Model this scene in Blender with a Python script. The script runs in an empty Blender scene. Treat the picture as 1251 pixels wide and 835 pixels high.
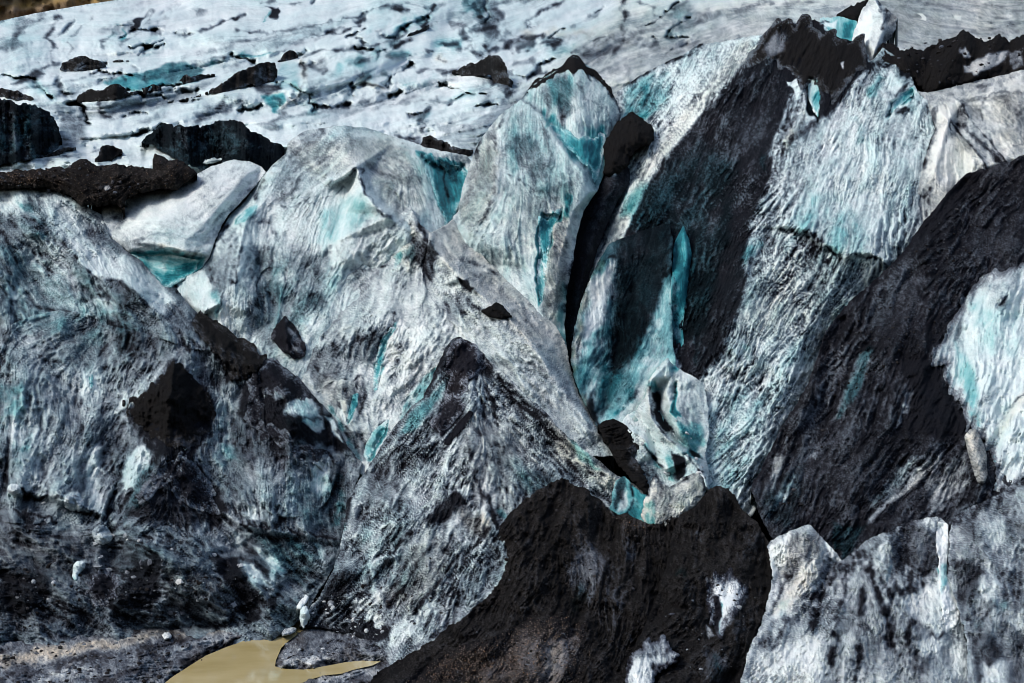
import bpy, math
import numpy as np
from mathutils import Vector
from mathutils.geometry import delaunay_2d_cdt

# ------------------------------------------------------------------ camera, sky, sun, exposure
scene = bpy.context.scene
CAM_Z = 20.0
HFOV = math.radians(30.0)
W0, H0 = 1251.0, 835.0
KPX = 2 * math.tan(HFOV / 2) / W0            # tangent per survey unit

cam_data = bpy.data.cameras.new("camera")
cam = bpy.data.objects.new("camera", cam_data)
scene.collection.objects.link(cam)
cam.location = (0, 0, CAM_Z)
cam.rotation_euler = (math.radians(90), 0, 0)
cam_data.sensor_fit = 'HORIZONTAL'
cam_data.angle = HFOV
cam_data.clip_start = 1.0
cam_data.clip_end = 6000
scene.camera = cam

SUN_EL, SUN_AZ = math.radians(44), math.radians(238)   # azimuth clockwise from the view direction
world = bpy.data.worlds.new("World")
scene.world = world
world.use_nodes = True
wn = world.node_tree
wn.nodes.clear()
w_out = wn.nodes.new('ShaderNodeOutputWorld')
w_bg = wn.nodes.new('ShaderNodeBackground')
w_sky = wn.nodes.new('ShaderNodeTexSky')
w_sky.sky_type = 'NISHITA'
w_sky.sun_disc = False
w_sky.sun_elevation = SUN_EL
w_sky.sun_rotation = SUN_AZ
w_sky.air_density = 1.0
w_sky.dust_density = 3.0
w_bg.inputs['Strength'].default_value = 0.13
wn.links.new(w_sky.outputs[0], w_bg.inputs['Color'])
wn.links.new(w_bg.outputs[0], w_out.inputs['Surface'])

sun_data = bpy.data.lights.new("sun", 'SUN')
sun_data.energy = 1.45
sun_data.angle = math.radians(15)
sun_data.color = (1.0, 0.96, 0.90)
sun = bpy.data.objects.new("sun", sun_data)
scene.collection.objects.link(sun)
sdir = Vector((math.sin(SUN_AZ) * math.cos(SUN_EL), math.cos(SUN_AZ) * math.cos(SUN_EL), math.sin(SUN_EL)))
sun.rotation_euler = sdir.to_track_quat('Z', 'Y').to_euler()
sun.location = (60, -40, 120)

scene.cycles.filter_width = 0.9
scene.view_settings.view_transform = 'Standard'
scene.view_settings.look = 'None'
scene.view_settings.gamma = 1.0
scene.view_settings.use_curve_mapping = False
scene.view_settings.exposure = 0.37

# ------------------------------------------------------------------ noise, line integral streaks
def _hash(ix, iy, seed):
    h = (ix.astype(np.int64) * 374761393 + iy.astype(np.int64) * 668265263 + seed * 1442695041) & 0xFFFFFFFF
    h = ((h ^ (h >> 13)) * 1274126177) & 0xFFFFFFFF
    h = h ^ (h >> 16)
    return ((h & 0xFFFFFF) / float(0xFFFFFF)).astype(np.float32)

def vnoise(x, y, seed=0):
    ix = np.floor(x); iy = np.floor(y)
    fx = (x - ix).astype(np.float32); fy = (y - iy).astype(np.float32)
    fx = fx * fx * (3 - 2 * fx); fy = fy * fy * (3 - 2 * fy)
    a = _hash(ix, iy, seed); b = _hash(ix + 1, iy, seed)
    c = _hash(ix, iy + 1, seed); d = _hash(ix + 1, iy + 1, seed)
    return (a + (b - a) * fx) * (1 - fy) + (c + (d - c) * fx) * fy - 0.5

def fbm(x, y, seed=0, octaves=4, gain=0.5):
    s = np.zeros_like(x, dtype=np.float32); a = 1.0; n = 0.0
    for o in range(octaves):
        s += a * vnoise(x * 2 ** o + 17.3 * o, y * 2 ** o - 9.1 * o, seed + o * 7)
        n += a; a *= gain
    return s / n * 2

def ridged(x, y, seed=0, octaves=3):
    s = np.zeros_like(x, dtype=np.float32); a = 1.0; n = 0.0
    for o in range(octaves):
        s += a * (1 - 4 * np.abs(vnoise(x * 2 ** o + 3.3 * o, y * 2 ** o + 5.1 * o, seed + 11 * o)))
        n += a; a *= 0.5
    return s / n

def cups(u, v, ca, sa, size, seed, stretch=1.7):
    """distance to the nearest melt-cup centre, cups drawn out along the local fall line"""
    x = u / size; y = v / size
    ix = np.floor(x); iy = np.floor(y)
    best = np.full(u.shape, 9.0, dtype=np.float32)
    for j in (-1, 0, 1):
        for i in (-1, 0, 1):
            px = ix + i + _hash(ix + i, iy + j, seed); py = iy + j + _hash(ix + i, iy + j, seed + 77)
            dx = (px - x).astype(np.float32); dy = (py - y).astype(np.float32)
            a = (dx * ca + dy * sa) / stretch; b = dy * ca - dx * sa
            np.minimum(best, a * a + b * b, out=best)
    return np.sqrt(best)

def blur(a, r):
    if r < 0.5:
        return a
    n = max(1, int(round(r)))
    for _ in range(2):
        for ax in (0, 1):
            pad = [(0, 0), (0, 0)]; pad[ax] = (n, n)
            p = np.pad(a, pad, mode='edge')
            c = np.cumsum(np.insert(p, 0, 0, axis=ax), axis=ax, dtype=np.float64)
            k = 2 * n + 1
            if ax == 0:
                a = ((c[k:] - c[:-k]) / k).astype(np.float32)
            else:
                a = ((c[:, k:] - c[:, :-k]) / k).astype(np.float32)
    return a

def lic(noise, ca, sa, L):
    h, w = noise.shape
    jj, ii = np.meshgrid(np.arange(w, dtype=np.float32), np.arange(h, dtype=np.float32))
    acc = noise.copy()
    for sgn in (1, -1):
        x = jj.copy(); y = ii.copy()
        for k in range(L):
            xi = np.clip(x + 0.5, 0, w - 1).astype(np.int32); yi = np.clip(y + 0.5, 0, h - 1).astype(np.int32)
            x += sgn * ca[yi, xi]; y += sgn * sa[yi, xi]
            xi = np.clip(x + 0.5, 0, w - 1).astype(np.int32); yi = np.clip(y + 0.5, 0, h - 1).astype(np.int32)
            acc += noise[yi, xi]
    acc -= acc.mean()
    return acc / (acc.std() + 1e-6)

# ------------------------------------------------------------------ survey helpers
def P(s, dflt=0.0):
    """'x,y[,value] x,y ...' -> array of (x, y, value); a missing value repeats the last one"""
    out = []; v = dflt
    for t in s.split():
        q = [float(c) for c in t.split(',')]
        if len(q) > 2:
            v = q[2]
        out.append((q[0], q[1], v))
    return np.array(out, dtype=np.float64)

def seg_dist(u, v, pts, closed):
    best = np.full(u.shape, 1e9, dtype=np.float32)
    n = len(pts)
    for i in range(n if closed else n - 1):
        x0, y0 = pts[i][:2]; x1, y1 = pts[(i + 1) % n][:2]
        dx, dy = x1 - x0, y1 - y0
        L2 = dx * dx + dy * dy + 1e-9
        t = np.clip(((u - x0) * dx + (v - y0) * dy) / L2, 0, 1)
        d = (u - x0 - t * dx) ** 2 + (v - y0 - t * dy) ** 2
        np.minimum(best, d, out=best)
    if n == 1:
        best = ((u - pts[0][0]) ** 2 + (v - pts[0][1]) ** 2).astype(np.float32)
    return np.sqrt(best)

def inside(u, v, pts):
    r = np.zeros(u.shape, dtype=bool); n = len(pts)
    for i in range(n):
        x0, y0 = pts[i][:2]; x1, y1 = pts[(i + 1) % n][:2]
        if y0 == y1:
            continue
        c = ((y0 > v) != (y1 > v)) & (u < (x1 - x0) * (v - y0) / (y1 - y0) + x0)
        r ^= c
    return r

def sdf(u, v, pts):
    d = seg_dist(u, v, pts, True)
    return np.where(inside(u, v, pts), d, -d)

_Fv = np.array([-80, 0, 100, 200, 300, 400, 500, 600, 700, 760, 835, 900, 960], float)
_Fy = np.array([246, 228, 209, 194, 181, 170, 160, 150, 140, 133, 124, 117, 111], float)
_Bv = np.array([-120, -80, -40, 0, 50, 100, 150, 200, 250, 300, 400, 500, 600, 700, 900], float)
_By = np.array([830, 680, 555, 460, 370, 300, 250, 219, 206, 200, 192, 182, 172, 162, 140], float)

def ref_depth(ref, u, v):
    if ref == 'F':
        return np.interp(v, _Fv, _Fy).astype(np.float32)
    if ref == 'B':
        return np.interp(v, _Bv, _By).astype(np.float32)
    if ref == 'G':
        return (CAM_Z / (np.maximum(v - H0 / 2, 40) * KPX)).astype(np.float32)
    if ref == 'H':
        return np.full(u.shape, 1000.0, dtype=np.float32)
    g = GRIDS[ref]
    xi = np.clip((u - g['u0']) / g['s'], 0, g['Y'].shape[1] - 1.001)
    yi = np.clip((v - g['v0']) / g['s'], 0, g['Y'].shape[0] - 1.001)
    i0 = xi.astype(int); j0 = yi.astype(int); fx = xi - i0; fy = yi - j0
    Y = g['Y']
    return ((Y[j0, i0] * (1 - fx) + Y[j0, i0 + 1] * fx) * (1 - fy) + (Y[j0 + 1, i0] * (1 - fx) + Y[j0 + 1, i0 + 1] * fx) * fy).astype(np.float32)

def relief_field(u, v, polys, s):
    """polys: list of (points, closed); constrained Delaunay, linear inside each triangle"""
    pts = []; edges = []; val = []
    for p, closed in polys:
        b = len(pts)
        for q in p:
            pts.append(Vector((q[0], q[1]))); val.append(q[2])
        n = len(p)
        edges += [(b + i, b + i + 1) for i in range(n - 1)]
        if closed:
            edges.append((b + n - 1, b))
    vs, es, fs, ov, oe, of = delaunay_2d_cdt(pts, edges, [], 0, 1e-4)
    vv = np.zeros(len(vs))
    P0 = np.array([(p.x, p.y) for p in pts]); val = np.array(val)
    for i, o in enumerate(ov):
        if o:
            vv[i] = np.mean([val[k] for k in o])
        else:
            w = 1.0 / ((P0[:, 0] - vs[i].x) ** 2 + (P0[:, 1] - vs[i].y) ** 2 + 1e-3) ** 1.5
            vv[i] = (w * val).sum() / w.sum()
    out = np.full(u.shape, np.nan, dtype=np.float32)
    u0, v0 = u[0, 0], v[0, 0]; h, w = u.shape
    for f in fs:
        a, b, c = (vs[k] for k in f[:3]); va, vb, vc = (vv[k] for k in f[:3])
        x0 = int(max(0, math.floor((min(a.x, b.x, c.x) - u0) / s))); x1 = int(min(w, math.ceil((max(a.x, b.x, c.x) - u0) / s) + 1))
        y0 = int(max(0, math.floor((min(a.y, b.y, c.y) - v0) / s))); y1 = int(min(h, math.ceil((max(a.y, b.y, c.y) - v0) / s) + 1))
        if x1 <= x0 or y1 <= y0:
            continue
        U = u[y0:y1, x0:x1]; V = v[y0:y1, x0:x1]
        det = (b.y - c.y) * (a.x - c.x) + (c.x - b.x) * (a.y - c.y)
        if abs(det) < 1e-9:
            continue
        l1 = ((b.y - c.y) * (U - c.x) + (c.x - b.x) * (V - c.y)) / det
        l2 = ((c.y - a.y) * (U - c.x) + (a.x - c.x) * (V - c.y)) / det
        l3 = 1 - l1 - l2
        m = (l1 >= -1e-4) & (l2 >= -1e-4) & (l3 >= -1e-4)
        sub = out[y0:y1, x0:x1]
        sub[m] = (l1 * va + l2 * vb + l3 * vc)[m]
    return fill(out)

def fill(a, n=40):
    a = a.copy()
    for _ in range(n):
        m = np.isnan(a)
        if not m.any():
            break
        p = np.pad(a, 1, constant_values=np.nan)
        st = np.stack([p[1:-1, :-2], p[1:-1, 2:], p[:-2, 1:-1], p[2:, 1:-1]])
        ok = ~np.isnan(st)
        cnt = ok.sum(0)
        sm = np.where(ok, st, 0).sum(0)
        g = m & (cnt > 0)
        a[g] = sm[g] / cnt[g]
    a[np.isnan(a)] = 0
    return a

def sstep(a, b, x):
    t = np.clip((x - a) / (b - a + 1e-9), 0, 1)
    return t * t * (3 - 2 * t)

GRIDS = {}
FLOW = {}
OBJ = {}
SEED = [100]

def build_mesh(name, co, faces, col):
    me = bpy.data.meshes.new(name)
    nv, nf = len(co), len(faces)
    me.vertices.add(nv); me.loops.add(nf * 4); me.polygons.add(nf)
    me.vertices.foreach_set('co', co.astype(np.float32).ravel())
    me.loops.foreach_set('vertex_index', faces.astype(np.int32).ravel())
    me.polygons.foreach_set('loop_start', np.arange(0, nf * 4, 4, dtype=np.int32))
    me.polygons.foreach_set('use_smooth', np.ones(nf, dtype=bool))
    me.update(calc_edges=True)
    at = me.attributes.new('cover', 'FLOAT_COLOR', 'POINT')
    at.data.foreach_set('color', col.astype(np.float32).ravel())
    return me

def B(name, label, cat, out, d=0.0, lines=(), st=(), flow=(), ref='F', key=None, step=1.05, jag=1.5,
      base=(0.2, 0.0, 0.0), disp=(0.22, 0.12, 0.8, 0.25), big=45.0, sk=14.0, sm=1.2, bulge=None,
      group=None, kind=None, parent=None, mat=None, streak=0.5, aniso=0, LL=(16, 34), warp=3.5, grime=0.3, rest=None, fray=0.0, gully=0.7, feather=None, speck=0.13, wob=0.45, amp=1.25, cup=(0.30, 8.0), facet=(0.9, 42.0), mess=0.68):
    """one body of ice, ash or mud: outline and crest lines were surveyed from the photograph (x, y, metres in
    front of the reference slope), the body gets its own depth, weathered relief and a back that falls away behind it"""
    SEED[0] += 13; seed = SEED[0]
    o = P(out, d)
    pad = 8 + jag * 2
    u0, v0 = o[:, 0].min() - pad, o[:, 1].min() - pad
    u1, v1 = o[:, 0].max() + pad, o[:, 1].max() + pad
    nu, nv = int((u1 - u0) / step) + 2, int((v1 - v0) / step) + 2
    u, v = np.meshgrid(u0 + step * np.arange(nu), v0 + step * np.arange(nv))
    u = u.astype(np.float32); v = v.astype(np.float32)
    # streaks along the fall lines
    th = np.zeros(u.shape, np.float32); cx = np.zeros(u.shape, np.float32); sx = np.zeros(u.shape, np.float32)
    for f in (flow or ("0,0 1,-0.2",)):
        p = P(f)
        for i in range(len(p) - 1):
            a = math.atan2(p[i + 1][1] - p[i][1], p[i + 1][0] - p[i][0]) * 2
            Lg = math.hypot(p[i + 1][1] - p[i][1], p[i + 1][0] - p[i][0])
            mx, my = (p[i][0] + p[i + 1][0]) / 2, (p[i][1] + p[i + 1][1]) / 2
            w = Lg / ((u - mx) ** 2 + (v - my) ** 2 + 150.0) ** 1.5
            cx += w * math.cos(a); sx += w * math.sin(a)
    th = np.arctan2(sx, cx) / 2 + 0.35 * fbm(u / 60, v / 60, seed + 8, 2) + wob * fbm(u / 14, v / 14, seed + 9, 2)
    ca, sa = np.cos(th), np.sin(th)
    rng = np.random.default_rng(seed)
    n1 = rng.standard_normal(u.shape).astype(np.float32)
    N = lambda r: blur(rng.standard_normal(u.shape).astype(np.float32), r / step)
    fine = lic(n1, ca, sa, LL[0] // 3)
    med = lic(N(1.3), ca, sa, int(LL[0] * 0.9))
    coarse = lic(N(3.0), ca, sa, LL[1])
    flake = lic(N(1.7), ca, sa, max(3, LL[0] // 2))
    gul = lic(N(7.0), ca, sa, int(LL[1] * 1.8))
    # ragged edge
    eu = u + fray * coarse * ca if fray else u; ev = v + fray * coarse * sa if fray else v
    S = sdf(eu, ev, o)
    if jag:
        S = S + jag * (fbm(u / 9, v / 9, seed + 1, 3) * 1.0 + vnoise(u / 2.6, v / 2.6, seed + 2) * 0.9)
    # large form
    polys = [(o, True)] + [(P(l.split(':')[1], float(l.split(':')[0])), False) for l in lines]
    R = relief_field(u, v, polys, step) * (amp if ref == 'F' else 1.0)
    R = blur(R, sm / step)
    if rest:                                      # a heap: its face climbs at the angle of repose from its foot
        Yr = ref_depth(ref, u, v)
        low = np.where(S > 0, v, -1e9).max(0)
        low = np.where(low < -1e8, np.nan, low)
        xs = np.arange(nu); okc = ~np.isnan(low)
        low = np.interp(xs, xs[okc], low[okc]); low = np.convolve(np.pad(low, 22, mode='edge'), np.ones(45) / 45, 'valid')
        Yb = ref_depth(ref, u, np.broadcast_to(low[None, :], u.shape).astype(np.float32))
        R = R + Yr - (Yb + np.maximum(low[None, :] - v, 0) * KPX * Yb / math.tan(math.radians(rest)))
    if bulge:
        t = np.clip(S / bulge[1], 0, 1)
        R = R + bulge[0] * np.sqrt(np.clip(1 - (1 - t) ** 2, 0, 1))
    brk = sstep(-0.55, 0.45, fbm(u / 9, v / 9, seed + 40, 3))
    # strokes on warped coordinates
    wu = u + 3.0 * coarse * ca + warp * (fbm(u / 22, v / 22, seed + 3, 3) + 0.5 * fbm(u / 6, v / 6, seed + 4, 2))
    wv = v + 3.0 * coarse * sa + warp * (fbm(u / 22, v / 22, seed + 5, 3) + 0.5 * fbm(u / 6, v / 6, seed + 6, 2))
    ch = {'d': np.full(u.shape, base[0], np.float32), 'b': np.full(u.shape, base[1] + (0.06 if mat is None else 0.0), np.float32),
          'w': np.full(u.shape, base[2], np.float32), 'h': np.zeros(u.shape, np.float32)}
    for s_ in st:
        head, body = s_.split(':')
        c, amt, soft = head.split()
        typ = c[1]; c = c[0]; amt = float(amt); soft = float(soft) * (0.75 if c[0] in 'db' and typ == 'P' else 1.0)
        p = P(body)
        m = soft * 3 + 6 + warp
        x0 = int(max(0, (p[:, 0].min() - m - u0) / step)); x1 = int(min(nu, (p[:, 0].max() + m - u0) / step + 2))
        y0 = int(max(0, (p[:, 1].min() - m - v0) / step)); y1 = int(min(nv, (p[:, 1].max() + m - v0) / step + 2))
        if x1 <= x0 or y1 <= y0:
            continue
        U = wu[y0:y1, x0:x1]; V = wv[y0:y1, x0:x1]
        if typ == 'P':
            q = sstep(-soft, soft, sdf(U, V, p))
        else:
            bk = brk[y0:y1, x0:x1]
            q = np.exp(-(seg_dist(U, V, p, False) / (max(soft, 0.7) * (0.55 + 0.9 * bk))) ** 2) * (0.25 + 0.85 * bk).clip(0, 1)
        a = ch[c][y0:y1, x0:x1]
        if c == 'h':
            a += amt * q
        elif typ in 'P' or amt < 0:
            a += (abs(amt) if amt >= 0 else 0) * q - a * q
        else:
            a += np.clip(amt - a, 0, 1) * q
    clump = fbm(u / 7, v / 7, seed + 30, 4, 0.65)
    fb = fbm(u / big, v / big, seed + 20, 4); fs = fbm(u / 11, v / 11, seed + 21, 4)
    pit = ridged(u / 26, v / 26, seed + 22, 3)
    m1 = sstep(-0.5, 0.6, fbm(u / 38, v / 38, seed + 31, 3)); m2 = sstep(-0.5, 0.6, fbm(u / 30, v / 30, seed + 32, 3))
    cl = lambda q: np.clip(q, -2.2, 2.2)
    D = gully * 0.40 * cl(gul) + disp[0] * (0.22 * cl(coarse) * m1 + 0.24 * cl(med) * (0.3 + m2)) + disp[1] * 0.42 * cl(fine) * (0.4 + 0.8 * m1) + disp[2] * fb + disp[3] * (0.7 * fs + 0.5 * pit + 0.5 * clump)
    wx = u + 5 * fs; wy = v + 5 * vnoise(u / 13, v / 13, seed + 51)
    c1 = cups(wx, wy, ca, sa, cup[1], seed + 52) if cup[0] else 0 * u
    c2 = cups(u + 9 * fb, v + 9 * fs, ca, sa, facet[1], seed + 53, 1.4) if facet[0] else 0 * u
    D = D + cup[0] * (1.2 * np.clip(c1, 0, 1) ** 1.5 - 0.5) * (0.35 + m2) + facet[0] * (c2 - 0.45)
    env = sstep(0, 10, S)
    R = R + D * (0.35 + 0.65 * env) + ch['h']
    if feather:
        q = 1 - sstep(0, feather[0], S + feather[0] * (0.4 * fs + 0.35 * clump + 0.22 * n1))
        for k_, f_ in zip('dbw', feather[1:]):
            ch[k_] = ch[k_] * (1 - q) + f_ * q
    # dirt gathers in the grooves and streaks, thins on the ribs
    dirt = ch['d']; e = np.clip(4 * dirt * (1 - dirt), 0, 1) * 0.85 + 0.10 * (dirt < 0.95)
    cusp = np.exp(-(med / 0.25) ** 2) * m2 * sstep(-0.2, 0.5, clump + 0.3 * m1)
    lo = R - blur(R, 3.0 / step)
    hol = np.clip(-lo / 0.30, -0.8, 1.8)
    mark = sstep(0.8, 1.7, flake) * (0.35 + m1) + sstep(1.0, 1.8, clump * 2.6)
    dd = dirt + mess * e * (streak * (-0.05 * coarse * m1 - 0.06 * cl(med) * (0.2 + m2) - 0.07 * cl(fine)) + 0.22 * sstep(0.42, 0.12, c1) * (0.3 + m2) * (cup[0] > 0) + 0.14 * sstep(0.5, 0.15, c2) * (facet[0] > 0) + 0.30 * mark - 0.08 - 0.07 + speck * n1 + grime * 0.45 * hol - 0.05 * gul + 0.26 * fb + 0.16 * fs + 0.18 * clump + 0.34 * streak * cusp)
    dd = np.clip(dd - 0.10 * e * ch['b'], 0, 1)
    blue = np.clip(ch['b'] * (1 + 0.45 * fb + 0.35 * fs + 0.14 * cl(coarse) + 0.12 * cl(gul)) - 0.10 * fine * ch['b'] , 0, 1)
    warm = np.clip(ch['w'] + 0.25 * ch['w'] * fs * 2, 0, 1)
    Y = ref_depth(ref, u, v) - R
    FLOW[key] = flow
    GRIDS[key or name + str(seed)] = dict(u0=u0, v0=v0, s=step, Y=Y.copy())
    # mesh
    ins = S > 0
    gy, gx = np.gradient(S, step)
    gl = np.sqrt(gx * gx + gy * gy) + 1e-6
    q = ins[:-1, :-1] & ins[1:, :-1] & ins[:-1, 1:] & ins[1:, 1:]
    idx = np.arange(nu * nv).reshape(nv, nu)
    A = idx[:-1, :-1][q]; Bq = idx[1:, :-1][q]; Cq = idx[1:, 1:][q]; Dq = idx[:-1, 1:][q]
    faces = np.stack([A, Bq, Cq, Dq], 1)
    e1 = np.concatenate([faces[:, [0, 1]], faces[:, [1, 2]], faces[:, [2, 3]], faces[:, [3, 0]]])
    kk = np.minimum(e1[:, 0], e1[:, 1]).astype(np.int64) * (nu * nv) + np.maximum(e1[:, 0], e1[:, 1])
    uq, inv, cnt = np.unique(kk, return_inverse=True, return_counts=True)
    be = e1[cnt[inv] == 1]
    bv = np.unique(be)
    uu, vv = u.ravel().astype(np.float64).copy(), v.ravel().astype(np.float64).copy()
    sh = np.clip(S.ravel()[bv], 0, 1.2 * step)
    uu[bv] -= sh * (gx / gl).ravel()[bv]; vv[bv] -= sh * (gy / gl).ravel()[bv]
    Yf = Y.ravel().astype(np.float64)
    used = np.unique(faces)
    remap = np.full(nu * nv, -1, np.int64); remap[used] = np.arange(len(used))
    co = np.stack([(uu - W0 / 2) * KPX * Yf, Yf, CAM_Z - (vv - H0 / 2) * KPX * Yf], 1)[used]
    col = np.stack([dd.ravel(), blue.ravel(), warm.ravel(), np.clip(0.5 + 0.22 * fine.ravel(), 0, 1)], 1)[used]
    faces = remap[faces]; be = remap[be]; bvr = remap[bv]
    if sk > 0:                                    # the back: away from the viewer and down
        up = np.clip((gy / gl).ravel()[bv], 0, 1)
        prev = bvr; c0 = co[bvr]; rings = []
        for t, dr in ((0.12, 0.05), (0.45, 0.40), (1.0, 1.0)):
            b = sk * t
            f = (c0[:, 1] + b) / c0[:, 1]
            r = c0.copy()
            r[:, 0] *= f; r[:, 1] *= f; r[:, 2] = CAM_Z + (r[:, 2] - CAM_Z) * f
            r[:, 2] -= up * sk * dr * 0.9
            rings.append(r)
        tot = len(co); ncol = col[bvr]
        lut = np.full(tot, -1, np.int64)
        allf = [faces]; allc = [co]; allk = [col]
        pe = be
        for r in rings:
            lut[bvr] = np.arange(len(bvr)) + tot
            ne = lut[be]
            allf.append(np.stack([pe[:, 1], pe[:, 0], ne[:, 0], ne[:, 1]], 1))
            allc.append(r); allk.append(ncol)
            tot += len(r); pe = ne
        faces = np.concatenate(allf); co = np.concatenate(allc); col = np.concatenate(allk)
    org = np.array([co[:, 0].mean(), co[:, 1].min() + 0.3 * (co[:, 1].max() - co[:, 1].min()), co[:, 2].min()])
    me = build_mesh(name, co - org, faces, col)
    me.materials.append(mat or ICE)
    ob = bpy.data.objects.new(name, me)
    scene.collection.objects.link(ob)
    loc = Vector(org)
    ob['_org'] = org.tolist()
    if parent is not None:
        ob.parent = parent
        loc = loc - Vector(parent['_org'])
        if label:
            ob['label'] = label
    elif kind in ('structure', 'stuff'):
        ob['kind'] = kind
        if label:
            ob['label'] = label; ob['category'] = cat
    else:
        ob['label'] = label; ob['category'] = cat
    ob.location = loc
    if group:
        ob['group'] = group
    OBJ[key or name + str(seed)] = ob
    return ob

def part(name, pkey, out, label=None, off=0.12, base=(0.97, 0, 0), mat=None, fray=3.0, **kw):
    kw.setdefault('gully', 0.0); kw.setdefault('cup', (0, 8)); kw.setdefault('facet', (0, 40)); kw.setdefault('disp', (0.12, 0.10, 0.15, 0.12)); kw.setdefault('sk', 0.7); kw.setdefault('jag', 1.4); kw.setdefault('flow', FLOW.get(pkey, ()))
    if base[1] > 0.4 and 'feather' not in kw:
        kw['feather'] = (5, 0.2, 0.28, 0)
    kw.setdefault('streak', 0.5); kw.setdefault('LL', (10, 22))
    return B(name, label, None, out, d=off, ref=pkey, parent=OBJ[pkey], base=base, mat=mat, fray=fray, **kw)

# ------------------------------------------------------------------ materials
def new_mat(name):
    m = bpy.data.materials.new(name); m.use_nodes = True
    nt = m.node_tree; nt.nodes.clear()
    out = nt.nodes.new('ShaderNodeOutputMaterial'); bs = nt.nodes.new('ShaderNodeBsdfPrincipled')
    nt.links.new(bs.outputs[0], out.inputs[0])
    return m, nt, bs

def nd(nt, t, **kw):
    n = nt.nodes.new(t)
    for k, v in kw.items():
        setattr(n, k, v)
    return n

def ramp(nt, stops, interp='LINEAR'):
    r = nt.nodes.new('ShaderNodeValToRGB'); r.color_ramp.interpolation = interp
    el = r.color_ramp.elements
    while len(el) < len(stops):
        el.new(0.5)
    for e, (p, c) in zip(el, stops):
        e.position = p; e.color = (*c, 1)
    return r

def mth(nt, op, a, b=None, clamp=False):
    n = nt.nodes.new('ShaderNodeMath'); n.operation = op; n.use_clamp = clamp
    for i, x in enumerate((a, b)):
        if x is None:
            continue
        if isinstance(x, (int, float)):
            n.inputs[i].default_value = x
        else:
            nt.links.new(x, n.inputs[i])
    return n.outputs[0]

def mixc(nt, f, a, b, mode='MIX'):
    n = nt.nodes.new('ShaderNodeMix'); n.data_type = 'RGBA'; n.blend_type = mode
    for i, x in ((0, f), (6, a), (7, b)):
        if isinstance(x, (int, float)):
            n.inputs[i].default_value = x
        elif isinstance(x, tuple):
            n.inputs[i].default_value = (*x, 1)
        else:
            nt.links.new(x, n.inputs[i])
    return n.outputs[2]

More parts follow.
